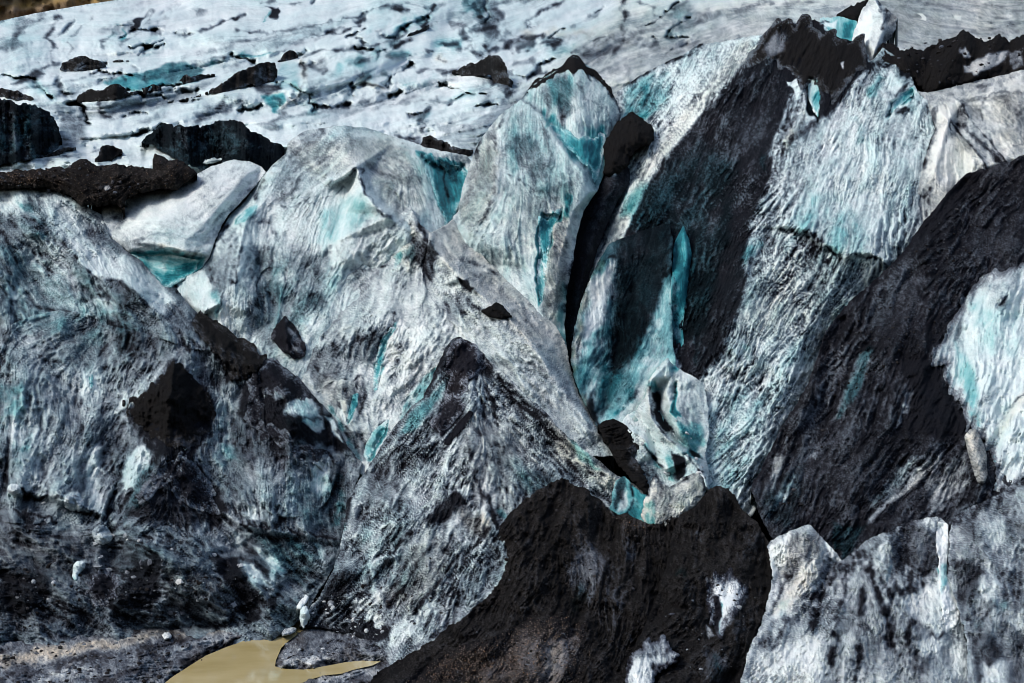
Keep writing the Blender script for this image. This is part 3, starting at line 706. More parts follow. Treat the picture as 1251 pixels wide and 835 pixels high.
B('ash_cone', "lone black ash cone in the blue bowl above the crevasse", "ash cone",
  "737,186 740,172 746,160 754,150 764,143 773,137 778,141 786,146 794,152 799,160 797,170 794,177 786,180 778,184 770,192 766,202 756,212 745,216 738,212", ref='F', key='K5', d=-4, base=(0.985, 0, 0.02), mat=ASH, bulge=(4.0, 26), sk=6, jag=2.5,
  lines=["0: 774,140,-4.5 772,160 765,185"], disp=(0.2, 0.12, 0.5, 0.3), flow=["773,138 760,210"], st=["dL .9 3: 752,170 744,200"])
B('dirt_slope', "dark grit slope sliding from the black cone down into the crevasse", "dirt slope",
  "737,200 748,196 760,196 768,205 770,218 764,232 752,250 742,275 732,300 722,330 712,365 704,400 697,440 690,440 688,400 690,350 700,300 712,255 724,232 732,215", ref='F', key='slope', d=-5, base=(0.88, 0.15, 0.12), disp=(0.4, 0.2, 0.6, 0.3), sk=6,
  lines=["-3: 752,205 738,250 722,300 708,350,-4 696,410,-5"], flow=["755,205 715,320", "720,300 694,420"], st=["dP .45 3: 742,212 752,196 756,202 750,216 742,222", "wL .6 4: 754,190 762,210", "dP .97 5: 702,250 722,235 716,290 700,340 690,420 688,370 694,300", "bL .6 4: 702,350 694,430", "dL .5 2: 764,215 740,262"])  # the blackest polygon paints the darkness of the crevasse over the grit

B('ice_serac', "tall pointed serac with black rimmed peak and turquoise hollow", "serac",
  "549,268,-2 559,258 565,230 578,191,-3 590,165,-3 604,150,-2 616,136,-1 637,121,0 650,104,0 677,87,0 687,81 694,72 700,68,0 707,71 714,77 727,87,-1 744,107,-2 754,124,-3 757,146,-4 748,163,-4 745,172 741,201,-3.5 731,232,-3 722,245,-2.5 712,260,-2 704,290,-1.5 700,320 692,360,-1 690,400 694,449,-1 690,470 660,460 620,420,-1 585,370 560,320,-2",
  ref='F', key='B1', facet=(0.9, 36), amp=1.5, base=(0.17, 0.16, 0.12), disp=(0.3, 0.16, 0.7, 0.22), big=50, streak=0.6, grime=0.35, jag=1.2, sk=12,
  lines=["3: 637,122,0.5 613,141,2 603,175,3 603,235,3.5 590,262,3.5 575,285,2", "2: 637,124,0.7 663,144,1.6 680,171,2 700,198,2.4 714,211,2.4 722,235,1",
         "0: 641,121,0.2 667,141,0.3 684,167,0 703,193,-0.4 718,207,-0.8 726,232,-1.8", "2: 700,70,0.6 702,110,1 704,150,0.5 712,185,-0.4", "2.6: 650,200 655,260 650,330,2 655,400,1", "2: 700,260,1.4 684,320,1.5 676,380,1"],
  flow=["603,140 603,240", "640,130 650,250", "700,75 715,200", "725,100 735,180", "665,170 690,300", "600,240 560,300", "660,260 680,400", "690,260 690,380"],
  st=["dL .97 3.4: 648,106 662,97 677,88 687,82", "dL .97 3.2: 712,77 727,88 738,101 746,116", "dP .95 3: 686,83 694,72 700,67 708,72 716,84 722,94 712,88 704,82 698,92 694,82", "dL .75 2.2: 748,112 756,130 757,148 748,164", "dL .6 1.8: 720,118 740,136 748,146 747,160",
      "dL .72 2.2: 650,104 637,121 616,138 604,160 602,185 603,235 594,258 580,276", "wL .6 6: 604,160 602,235 585,270", "dP .32 5: 559,258 578,191 604,150 603,235 575,290", "wP .45 6: 559,258 578,191 604,150 603,235 575,290", "dL .7 2: 590,165 580,190 584,176",
      "dP .55 8: 664,100 690,92 700,110 700,140 690,150 672,130 660,120", "bP .5 8: 670,100 698,96 696,140 676,134", "dL .6 3: 706,100 716,120 712,130", "dP .1 6: 690,145 725,130 738,160 720,200 690,170", "bP .55 6: 667,141 684,150 706,160 738,158 741,200 728,232 718,208 700,194 684,168",
      "bP .95 4: 722,172 738,164 735,200 726,214 718,200", "bL .9 3: 665,141 682,164 702,190", "bP 0.25 6: 690,150 716,160 712,190 696,180", "dL .6 1.5: 640,124 664,145", "dL .3 5: 715,196 720,226",
      "bP .3 12: 625,150 660,160 690,210 700,250 650,240 620,200", "dP .5 8: 612,185 640,160 665,190 668,215 650,225 636,200", "dL .55 3: 664,150 672,190 668,240", "wP .3 16: 610,230 700,220 690,330 620,330", "dP .3 10: 640,230 712,215 705,270 650,300",
      "bP .95 2: 660,262 668,268 676,258 688,254 684,268 674,276 672,300 666,330 664,366 660,372 655,350 657,300", "hP -1.0 2: 662,262 676,262 688,254 674,280 668,330 664,370 656,350 658,300", "bL .9 2: 696,238 692,262", "dP .5 5: 672,280 690,275 692,330 684,380 668,400 662,380 668,330", "wP .6 6: 672,270 695,262 692,340 680,395 664,395 668,330", "dL .6 2: 668,312 690,322", "bL .55 4: 690,350 686,400 692,440", "dL .85 3: 700,300 694,345 690,380", "bP .25 8: 640,280 656,300 652,360 630,330",
      "dL .5 1.5: 620,215 680,240", "dP .25 10: 585,290 630,270 640,340 600,330"])

B('ice_slab', "curved ice slab with a knobbly white rim and dark teal hollow right of the crevasse", "ice slab",
  "697,440,1 699,420,2 702,402,3 706,380 709,372 717,350,3 728,325,3 736,312,1.8 744,298,0.4 765,290,0 785,282,0 800,277,0.2 818,273,0.8 822,290,2.0 822,300,2.8 820,330 821,380 822,425,3.5 826,440,4 826,470 818,500 800,540,4.5 775,560 745,545,4.5 725,515,3.5 712,490,2.5 702,465,1.5",
  ref='F', key='B4', amp=1.4, mess=0.55, speck=0.06, base=(0.55, 0.4, 0.03), disp=(0.3, 0.18, 0.6, 0.2), big=45, streak=0.75, grime=0.4, LL=(10, 22), jag=1.3, sk=7,
  lines=["3: 736,316 720,346,3.4 711,378,3.6 704,405,3.6 701,440,2.8 704,468,2.4 722,508,3.2", "1.2: 765,315,1.6 752,350 742,400 736,450 733,490,2", "1: 790,305 775,350,0.8 760,410 745,470 738,500", "2.4: 818,300,3 805,350,2 795,400,2.6 775,450,3 755,500,3.4", "3.6: 820,440 800,470 780,510,4.2"],
  flow=["800,290 750,440", "815,310 775,450", "820,400 750,500", "825,450 760,540", "740,330 735,470", "712,360 700,440"],
  st=["dL .4 1.6: 740,314 728,330 718,350 711,376 705,398 701,425 701,450 707,470 722,506", "wL .9 3: 740,314 718,350 711,376 701,425 703,460 722,506", "dP .12 7: 722,345 735,325 752,318 745,350 735,395 722,430 708,440 712,400", "bP .12 6: 722,345 752,318 740,390 712,420", "wP .25 6: 722,345 752,318 745,350 722,380",
      "dP .86 9: 752,312 756,280 824,262 822,300 815,350 795,400 770,440 748,460 745,420 752,360", "bP .7 12: 755,330 800,310 790,390 765,450 735,500 725,480 740,430", "bP .85 6: 745,430 735,490 728,480 738,440", "dP .3 5: 708,440 728,440 728,500 716,490", "bL .5 6: 715,440 725,490",
      "dP .25 6: 818,330 824,440 826,470 800,540 745,545 735,515 765,480 785,430 800,390 812,340", "bP .2 10: 800,440 775,520 745,530 760,490", "dP .88 4: 716,506 722,485 727,500 733,520 724,516", "dL .05 2: 745,308 765,310 790,302 818,294", "dL .1 2: 742,316 760,312 790,305 820,297", "dL .8 1.6: 744,300 756,292 770,293 790,288 818,280",
      "dL .85 1.6: 740,318 756,315 778,311 800,303 819,300", "dL .3 2: 770,290 800,300", "wP .4 8: 800,450 826,440 820,500 780,540 760,520", "bL .7 4: 756,505 768,490 770,480", "dL .7 2: 760,505 770,488 778,478", "dP .1 5: 790,465 815,450 822,470 805,500 790,485", "bP .45 4: 790,470 800,460 806,475 796,485"])
B('crevasse_wall', "deep turquoise cleft wall between the knobbly slab and the black flank", "ice wall",
  "835,274 838,284 842,292 845,312 842,340 838,370 834,400 836,430 840,444 830,448 822,436 820,400 820,340 823,300 828,288", ref='F', key='cleft', cup=(0.05, 8), facet=(0.2, 30), amp=1.5, d=1.2, base=(0.15, 0.9, 0), disp=(0.08, 0.06, 0.3, 0.08), sk=3, jag=0.6,
  lines=["3.8: 822,300 820,350 820,430", "2.4: 836,278,1.8 840,320,2.6 838,370,3 836,430,3.4"], flow=["836,280 830,440"], st=["dP .55 3: 820,360 826,340 830,440 820,436", "bP .8 4: 834,280 842,300 840,340 834,330"], streak=0.2)

B('ice_block', "rounded pale ice block crossed by dark crests behind the central ridge", "ice block",
  "322,215,-2 335,200 349,188,-3 352,175,-4 369,161,-5 395,156 420,153,-5 449,157 479,166,-5 506,175,-4 522,181,-4 550,186 570,190,-5 577,198,-6 572,225,-5 560,255,-3 549,270,-1 540,300,0 520,330 480,390,0 450,440 400,475,-1 350,490 310,460,-1 270,425,-1 245,395 225,370,-1 206,352,-1 225,336,-1 245,326,-1 258,305,-1 268,285,-1 281,264,-2 300,245,-3",
  ref='F', key='B3', amp=1.6, base=(0.19, 0.12, 0.08), disp=(0.35, 0.18, 0.9, 0.25), big=55, streak=0.6, grime=0.35, jag=1.2, sk=14,
  lines=["5.4: 435,204,4.6 442,232,5.8 459,252,6.2 475,264,6.2 490,275,5", "1.8: 448,212 456,232,2.2 470,248,2.6 486,258,3", "4.6: 435,204,4.6 421,216,4 405,222,3", "1: 480,175,-3 500,210,-1 520,250,0 535,290,1", "3: 360,175,-3 330,225,0 318,250,1.5 300,268,1.6 294,298,2.6 289,342,3 270,370,2.6", "3: 435,208 400,230,2 350,235,1 330,260,1", "1.0: 428,222 420,260,1.4 400,300,2.4 360,330,2", "0.2: 310,285,1.2 320,330,0.8 340,390,0.2 360,430", "1.5: 400,330,1.8 380,390,1 360,440,0.2", "2.6: 268,300,1 262,340,2 250,380,1.5", "-4: 520,195,-3 555,205,-5"],
  flow=["360,170 310,260", "430,165 350,220", "500,190 440,170", "440,240 400,330", "400,300 340,440", "470,270 420,380", "290,280 260,380", "530,200 545,280", "330,300 340,400"],
  st=["dL .8 1.8: 421,216 435,204 438,220 442,232 459,252 470,260 480,264", "wP .4 10: 345,180 480,165 520,200 520,260 480,255 440,200 380,215", "dP .3 8: 340,190 390,160 500,178 520,220 500,260 470,240 435,200 370,230 340,250", "dP .06 8: 395,240 430,220 440,250 425,290 390,310 370,290", "bP .35 10: 390,255 440,235 455,262 420,290 395,300", "bP .3 14: 400,290 420,340 370,400 350,390", "dP .45 12: 305,300 400,310 400,350 370,400 330,430 300,400", "bP .32 16: 310,310 390,320 360,420 310,400",  # bright patch left of the crest, greyer right of it: side light as colour
      "bP .85 3: 512,186 540,196 566,205 572,212 566,240 556,264 545,274 535,250 525,220", "dP .45 5: 515,188 545,200 566,205 560,230 540,240 524,210", "hL -1.5 4: 520,200 545,215 565,210", "dP .95 2.5: 540,262 550,254 553,262 546,272", "bP .3 8: 500,190 520,195 535,250 520,240",
      "bP .6 3: 291,268 301,256 316,247 312,260 300,270 288,274", "dP 0 2: 280,268 288,262 290,276 282,280", "dL .9 2.2: 268,288 274,278 279,272", "dL .85 1.8: 272,276 262,300 256,316 240,334 222,344 208,352", "dL .8 1.5: 292,276 294,298 289,342 275,352 268,368 266,380", "dP .4 5: 268,300 282,276 292,300 288,340 262,370 250,330", "dL .7 2: 252,318 262,332 256,350", "dP .1 4: 212,340 250,326 258,350 240,372 222,362", "bL .4 4: 262,360 268,380", "dL .5 2: 310,315 350,325 405,330", "dL .45 3: 300,258 340,290",
      "dL .4 2: 322,212 345,190 352,176", "dL .6 2: 335,205 322,222 312,240", "wL .5 4: 350,178 320,225", "dL .55 1.5: 328,158 345,170", "dP .1 3: 326,165 342,160 350,172 340,180 328,178", "dP .55 4: 345,156 360,150 368,165 352,172", "dL .4 1.2: 420,232 380,250 340,254", "dL .5 2: 404,302 398,320", "dP .05 4: 285,430 310,415 300,440", "dL .4 3: 485,268 500,262",
      "dP .55 6: 380,360 396,350 398,372 384,384", "dP .3 10: 350,430 420,420 400,470 350,480", "dP .7 6: 255,395 300,430 340,455 300,450 262,420"])

B('ice_dome', "smooth white rounded ice dome with a turquoise pocket at its foot", "ice dome",
  "124,254,-1 140,250 155,254 154,244 173,235,-1 201,232 219,229,-1.5 230,219 259,203,-2 285,195,-2.5 305,198 319,203 325,211,-2 314,226 294,247,-1 281,261 271,275 262,296,0 256,313 247,328 225,342,-0.5 207,352 199,352 187,337 173,320 155,307 135,290 124,273,0",
  ref='F', key='dome', cup=(0.12, 8), facet=(0.3, 50), base=(0.2, 0.05, 0.12), disp=(0.25, 0.12, 0.5, 0.12), big=60, streak=0.5, grime=0.2, jag=1.0, sk=10,
  lines=["2.5: 285,215,0 250,228,1.4 215,250,2 190,272,2.4 165,290,2", "3: 300,215,0 275,245,1.8 250,275,2.6 225,295,3 190,298,2.6 160,296,1.5", "2.6: 160,304,1 184,305 207,302,3 227,308 252,311,1.4", "-0.6: 164,311,-0.6 184,312 207,309 227,315 246,318,-0.6", "-1: 185,330 210,335 230,328"],
  flow=["320,205 250,235", "250,235 150,270", "300,240 240,300", "240,290 150,290"],
  st=["bP .72 2.5: 160,308 184,310 207,306 227,313 252,315 244,330 207,353 198,350 185,334", "bP .9 3: 210,325 244,318 240,332 212,345", "bP .35 4: 178,315 207,312 205,335 190,330", "dL .6 2: 152,308 172,310 184,307 207,304 227,312 250,313", "wL .8 3: 200,303 227,311 250,312", "bP .22 12: 180,280 250,270 255,312 200,302", "dP .08 8: 160,262 220,240 240,250 190,280 150,280", "dL .35 3: 219,229 250,215 240,230 215,232", "dP .4 4: 300,232 316,225 290,255 262,262", "dL .5 2.5: 135,290 160,307", "dP .5 5: 130,262 150,258 156,262 145,280", "dP .4 5: 145,292 200,300 190,306 160,306"])

B('ice_slope', "long blue grey dirty ice slope filling the left side down to the mud", "ice slope",
  "-70,230,1 0,231 60,231,0.5 84,240 97,249 110,255 124,262,0 135,290 155,307,0 173,319 187,336 199,351,0 215,352 226,368,0.5 247,390,0.5 290,415 322,438,1 336,441 352,452 369,468 403,505,1.5 425,545,1 442,566,1 432,605 424,640,0.5 420,660 410,690,0.5 385,730,0 365,760,-0.5 330,785,0.8 250,800,1.6 150,800,1.6 60,815,2.4 -70,830,3",
  ref='F', key='L2', facet=(1.5, 38), cup=(0.4, 9), base=(0.56, 0.13, 0.05), mess=0.54, disp=(0.4, 0.25, 1.5, 0.6), big=40, streak=0.9, grime=0.7, jag=1.4, sk=8, LL=(8, 20), gully=1.0, wob=0.45, speck=0.09, amp=1.7,
  lines=["3: 60,240,1.2 70,285,2.4 111,335,3.2 148,340,4 201,389,4 252,426,3.6 285,445,2.6", "2: 0,285,1.8 28,325,1 55,358,1 100,400,1.6 130,440,1.5", "3.6: 20,430,3 30,500,3.6 60,560,4 30,590,3.8", "5: 212,441,4.6 206,490,5 200,555,5 175,600,4.2 150,650,4", "2: 150,470,2 140,520,1.8 150,570 130,630,1.6 140,665", "1.6: 265,462,1.6 275,500 280,560 262,620,1.8", "4.6: 322,442,2.6 345,470,4 356,505,4.4 350,550,4 340,600,3.6 300,635,3.4", "1.4: 400,520 395,580,0.8 405,630,0.2",
         "3.6: 292,640 330,650,3 380,655,2 415,660,1", "2.2: 290,646 330,657,1.6 380,662,1 412,668,0.4", "5: 201,680 197,715,4 190,745,2 185,770,-0.5", "3: 120,680,3 130,740,2.6 110,780,0.5", "2.6: 290,670,1.6 300,700,2.4 330,740,1.6 300,765,-0.5", "3.8: 10,599,4.2 72,609,4.2 124,629,3.6", "2.6: 8,606,3 72,616,3 122,636,2.6", "4: 0,680 40,740,2.6 20,790,1", "4.4: 235,690 260,730,2.6 250,765,-0.5"],
  flow=["60,240 130,335", "0,260 90,400", "150,330 240,420", "200,400 150,480", "20,440 10,560", "100,470 60,600", "215,445 190,560", "300,440 280,560", "340,450 400,540", "180,560 110,660", "240,560 300,640", "80,680 200,700", "20,700 150,760", "220,690 330,740", "300,650 400,720", "360,560 340,640", "100,400 30,440"],
  st=["dP .22 10: -60,232 60,232 90,245 130,290 200,350 140,345 90,300 50,270 0,262 -60,262", "dP .06 6: 0,234 30,232 26,250 5,256", "dL .65 7: 35,236 50,260 55,290", "bL .4 6: 30,250 52,285", "dP .1 5: 78,292 111,300 150,335 148,342 118,338 92,318", "dP .12 5: 148,338 186,335 210,365 200,388 170,360",
      "dP .55 6: 95,260 135,292 160,310 140,312 110,290", "dL .85 2: 70,284 80,300 100,325 111,336", "dL .7 1.6: 117,280 140,300 161,310", "dL .8 2.2: 111,335 140,341 160,355 201,389 230,412 252,428", "dL .9 1.8: 3,283 14,310 28,335 55,358", "dP .4 8: 20,270 70,300 100,345 60,345 30,310", "bP .35 20: 0,300 110,340 180,400 120,420 20,400", "dP .5 14: 0,330 90,360 140,400 120,440 0,440", "dP .1 4: 8,352 22,350 26,364 12,368", "dP .25 6: 85,370 135,365 140,385 100,390", "dL .8 2.5: 30,372 75,378 100,388", "dL .7 2: 135,395 150,410 175,420 190,440", "dP .75 8: 130,390 160,395 180,420 170,440 140,420", "dL .8 3: 135,420 110,440 128,450",
      "dP .4 10: 5,450 120,440 130,480 90,540 10,560", "bL .4 12: 10,480 30,540", "dP .3 6: 150,480 200,445 190,470 160,500 140,505", "bP .95 1.5: 110,458 114,458 113,474 110,476", "dP .05 4: 98,452 118,450 120,480 100,482",
      "dP .4 12: 15,550 110,545 100,600 60,600 20,592", "dP .18 6: 105,548 125,545 122,600 130,640 112,615 108,580", "dP .12 5: 160,552 190,540 180,570 160,600 148,598 150,575", "bP .35 8: 160,590 190,560 170,600 150,640", "dL .9 1.8: 10,597 40,601 72,609 101,612 124,629", "hL -0.8 2: 10,599 72,611 124,631", "dP .1 3: 10,592 22,592 24,602 10,602", "dP .08 4: 78,606 98,606 102,620 84,622", "dL .9 1.8: 18,624 47,631 70,640 91,650 101,664", "dP .2 4: 70,643 90,645 95,660 75,655",
      "dP .7 14: -50,625 120,655 200,670 190,760 -50,800", "wP .3 20: -50,640 100,660 60,760 -50,760", "dP .88 7: 0,690 60,700 60,730 20,760 0,740", "dP .92 5: 112,700 140,698 150,720 135,745 112,735", "dP .9 6: 165,690 200,680 198,720 185,745 150,745 135,735 160,715", "dP .7 8: 198,690 230,690 300,710 330,740 300,750 215,745 196,730", "wP .35 10: 198,690 230,690 320,730 300,750 210,745", "dP .3 3: 216,706 230,704 228,712 218,712", "dP .92 6: 260,680 290,680 310,720 330,740 300,735 270,705",
      "dP .95 6: 212,441 240,470 257,483 262,510 250,540 235,560 200,560 180,530 153,501 180,480", "dP .85 8: 150,500 180,520 200,560 240,570 270,600 275,640 180,640 150,625 200,580 190,560", "dP .94 6: 205,560 245,570 262,600 280,620 250,625 215,600", "bL .5 6: 205,570 165,620", "bL .4 10: 270,500 280,560", "dP .4 8: 262,480 290,480 290,560 270,600 262,540", 
      "dP .93 6: 232,394 247,378 270,396 292,412 316,428 330,442 322,452 300,462 278,470 268,440 250,420", "dP .92 7: 322,440 340,442 369,469 403,506 425,545 440,562 424,556 390,540 360,545 330,530 300,520 290,500 300,470", "dP .3 5: 305,470 325,468 328,484 312,486", "dP .22 5: 350,490 380,486 395,510 370,512 348,505", "dP .3 5: 330,470 348,476 345,484 334,480", "bP .3 6: 345,488 395,490 390,520 350,520", "dP .2 3: 370,515 395,512 398,524 380,528", "dP .12 3: 398,508 408,512 420,540 408,530", "dL .2 2: 240,462 260,472 278,472 296,458 318,442", "dL .3 3: 300,523 330,535 350,548", "dP .75 8: 280,510 320,520 360,545 420,560 425,590 400,600 350,570 290,560",
      "dP .42 8: 300,570 350,580 370,620 340,640 300,630", "bP .3 14: 340,560 420,580 415,650 360,640", "dP .12 4: 385,560 400,556 402,600 388,610 380,590", "bL .7 4: 412,580 416,620 405,640", "dP .06 3: 305,615 314,612 316,632 306,634", "dL .9 2: 292,639 330,646 380,652 416,657", "dP .66 8: 300,650 410,662 380,720 330,720 300,690", "bP .35 10: 310,655 400,665 370,715 320,700", "dP .25 3: 284,650 292,652 296,675 286,672", "dP .12 3: 296,690 310,690 330,718 315,716", "dP .15 3: 312,668 330,680 350,698 340,700 320,685", "dP .25 3: 325,690 332,692 334,716 328,712", "dL .9 3: 290,680 310,686 330,710", "dP .25 3: 388,664 398,668 398,686 390,680", "dL .9 4: 255,770 300,740 345,730 360,735", "dL .92 4: 300,756 340,738", "bP .8 2: 222,544 228,536 234,540 228,548",
      "dP .25 3: 95,685 105,686 100,700 90,720 88,705", "dL .85 2: 80,690 88,710 98,722"])

# dark pyramids and covers standing on the left slope
B('ash_cone', "sharp black ash pyramid at the middle of the left slope", "ash cone", "212,440 220,447 230,457 243,470 254,480 260,492 263,508 256,528 244,545 226,552 205,548 190,538 172,520 156,508 151,500 166,490 176,478 190,472 200,455",
  ref='L2', key='K1', base=(1.0, 0, 0), mat=ASH, feather=(4, 0.82, 0.05, 0), fray=4, gully=0.8, facet=(0.7, 22), d=0.15, lines=["2: 212,443,1.6 210,480,2.4 205,530,0.6"], disp=(0.3, 0.2, 0.5, 0.6), flow=["212,442 205,540", "225,455 250,520"], jag=3, sk=4, st=["dP .8 6: 200,540 240,530 260,500 270,520 240,560"])
B('ash_cone', "slanted black ash wedge running down to the right from a square top", "ash cone", "232,394 240,384 247,378 258,387 270,397 282,406 293,413 306,421 318,430 326,440 318,450 300,458 282,462 276,448 268,436 256,424 246,412 238,404",
  ref='L2', key='K2', base=(0.96, 0.05, 0), mat=ASH, feather=(9, 0.78, 0.05, 0), fray=4, gully=0.5, d=0.6, lines=["1.6: 246,382,1.2 268,400,1.8 300,424,1.6"], jag=3, sk=5, flow=["246,382 262,430", "290,415 290,455"], st=["dP .78 6: 262,420 300,440 290,456 272,440"])
B('ash_cone', "little black pyramid in the blue grey hollow below the pale block", "ash cone", "347,385 356,394 366,408 374,425 372,436 360,438 346,430 332,414 335,402",
  ref='B3', key='K4', base=(0.8, 0.05, 0.1), mat=ICE, d=0.4, lines=["3: 347,387,2.4 349,410,3 352,430,1.5"], jag=2, sk=4, flow=["347,387 352,430", "355,395 372,430"], st=["dP .97 3: 332,414 347,385 350,410 345,424", "dP .45 3: 352,400 366,412 372,432 358,432"])

B('ice_ridge', "long central ridge with a lavender crest falling from its apex to the right", "ice ridge",
  "501,250,4 507,262 513,274,4.5 526,285 545,275,1 553,268,-1 572,290,-0.5 598,322,0.5 622,345,1 646,368,1 668,388,0.8 684,405,0.5 693,425,0.5 697,450,1 706,480,1.5 720,505,2 740,535,3 751,557,4 700,560 640,500,4 600,460 565,440,4 555,480,4 500,560,2 460,600,0.5 440,578,0.5 430,555,0.5 418,535,0.5 400,505,0.5 375,475,0 345,446,-0.5 362,425 380,400,0 400,362 420,330,0.5 450,300,1.2 478,275,2",
  ref='F', key='B2a', amp=1.4, base=(0.26, 0.07, 0.12), disp=(0.45, 0.22, 0.8, 0.3), big=50, streak=0.55, grime=0.5, LL=(8, 20), jag=1.2, sk=12,
  lines=["5.4: 502,253,4.4 509,278,5.4 526,301,6.2 563,340,7.2 600,372,7.2 623,388,7 650,420,6.6 690,480,5 720,520,4.6", "3.6: 505,290 490,330,3 470,370,3 445,410,2.6 420,440,1.6", "5: 526,310 535,350,4.6 520,390,4 500,430,3.6 470,480,2.4 455,530,1.4", "5.6: 563,345 560,380,5.2 545,420,4.6", "3.4: 560,310 600,350,3.6 640,385,3.6 670,420,3", "1.2: 400,440 430,500,1 450,550", "1.6: 476,400,3.4 462,440,2.4 458,475,1.8"],
  flow=["500,255 440,330", "450,300 370,430", "520,300 430,480", "560,350 450,540", "510,280 620,390", "560,300 680,430", "640,390 720,510", "480,280 400,400", "500,400 440,520", "420,440 440,540"],
  st=["dP .2 8: 530,290 553,270 690,405 697,450 660,420 620,385 560,335", "wP .45 10: 505,262 553,270 690,405 710,480 660,430 560,340 520,300", "dL .5 2: 565,320 590,325 610,338", "dP .3 6: 600,380 690,470 740,535 720,520 650,440",
      "dP .75 5: 505,290 520,295 540,320 530,345 505,320 495,310", "wP .4 8: 470,300 500,270 530,310 500,330", "dL .85 2.5: 510,278 524,300 534,312", "dP .92 2.2: 560,343 572,340 580,352 578,358 566,350", "dL .8 2.5: 568,350 575,375 590,380", "dP .5 5: 540,360 570,355 570,385 545,400", "dL .1 1.5: 564,352 567,375 566,398", "dP .45 3: 545,395 555,390 554,405 543,410",
      "bP .65 2: 455,320 466,314 476,313 474,320 462,327", "bP .55 3: 480,315 490,305 492,314 482,322", "dP .03 2: 446,325 458,318 460,328 450,330", "bP .3 6: 492,305 508,295 505,318", "dL .65 1.5: 455,330 475,326 490,318", "dL .6 2: 420,345 440,330 455,330", "bP .15 20: 420,340 470,300 490,330 430,400 390,420",
      "dP .08 6: 476,400 505,396 520,405 500,450 490,480 470,482 458,470 466,440", "bP .9 2: 478,400 484,400 472,420 466,450 460,478 456,478 458,450 464,420", "hL -0.6 2: 474,410 462,440 458,470", "dL .85 1.8: 478,384 480,398 462,420", "dL .4 5: 490,420 480,470",
      "dP .55 8: 360,430 420,420 470,400 455,440 400,470 380,470", "dP .45 6: 400,470 450,470 450,500 415,500", "wP .35 8: 385,460 440,465 440,500 400,500", "dP .2 6: 450,470 490,480 480,520 450,520", "dL .85 2: 385,450 400,458 415,455", "dL .85 2: 424,462 440,466", "dL .6 2: 395,440 440,425 470,425",
      "bP .9 2: 432,482 438,481 437,495 428,512 423,520 427,500", "dP .1 2: 416,492 422,488 427,500 422,515 416,510", "hL -0.8 3: 432,490 424,515", "dL .7 2: 414,495 415,515 424,525", "dL .7 1.5: 440,484 446,490 440,506", "wP .5 3: 416,490 424,488 424,512",
      "bP .5 2: 448,540 456,528 470,516 474,514 468,530 460,550 448,562 445,555", "bP .95 2: 474,513 471,530 462,548 450,560 462,535", "hL -0.8 3: 468,525 452,555", "dL .6 1.5: 446,560 447,540 456,526 468,516", "dP .6 4: 420,528 445,530 445,560 430,555", "bL .5 3: 405,500 420,530 440,560",
      "bP .5 3: 520,500 540,480 555,460 545,440 530,450 500,480 485,515 490,530"])

B('ash_cone', "tiny black grit cone perched on the right shoulder of the central ridge", "ash cone", "588,380 598,375 606,370 614,374 624,384 628,388 612,390 596,387", ref='B2a', key='K7', base=(0.985, 0, 0), mat=ASH, d=0.2, bulge=(0.9, 9), jag=1.6, sk=2)

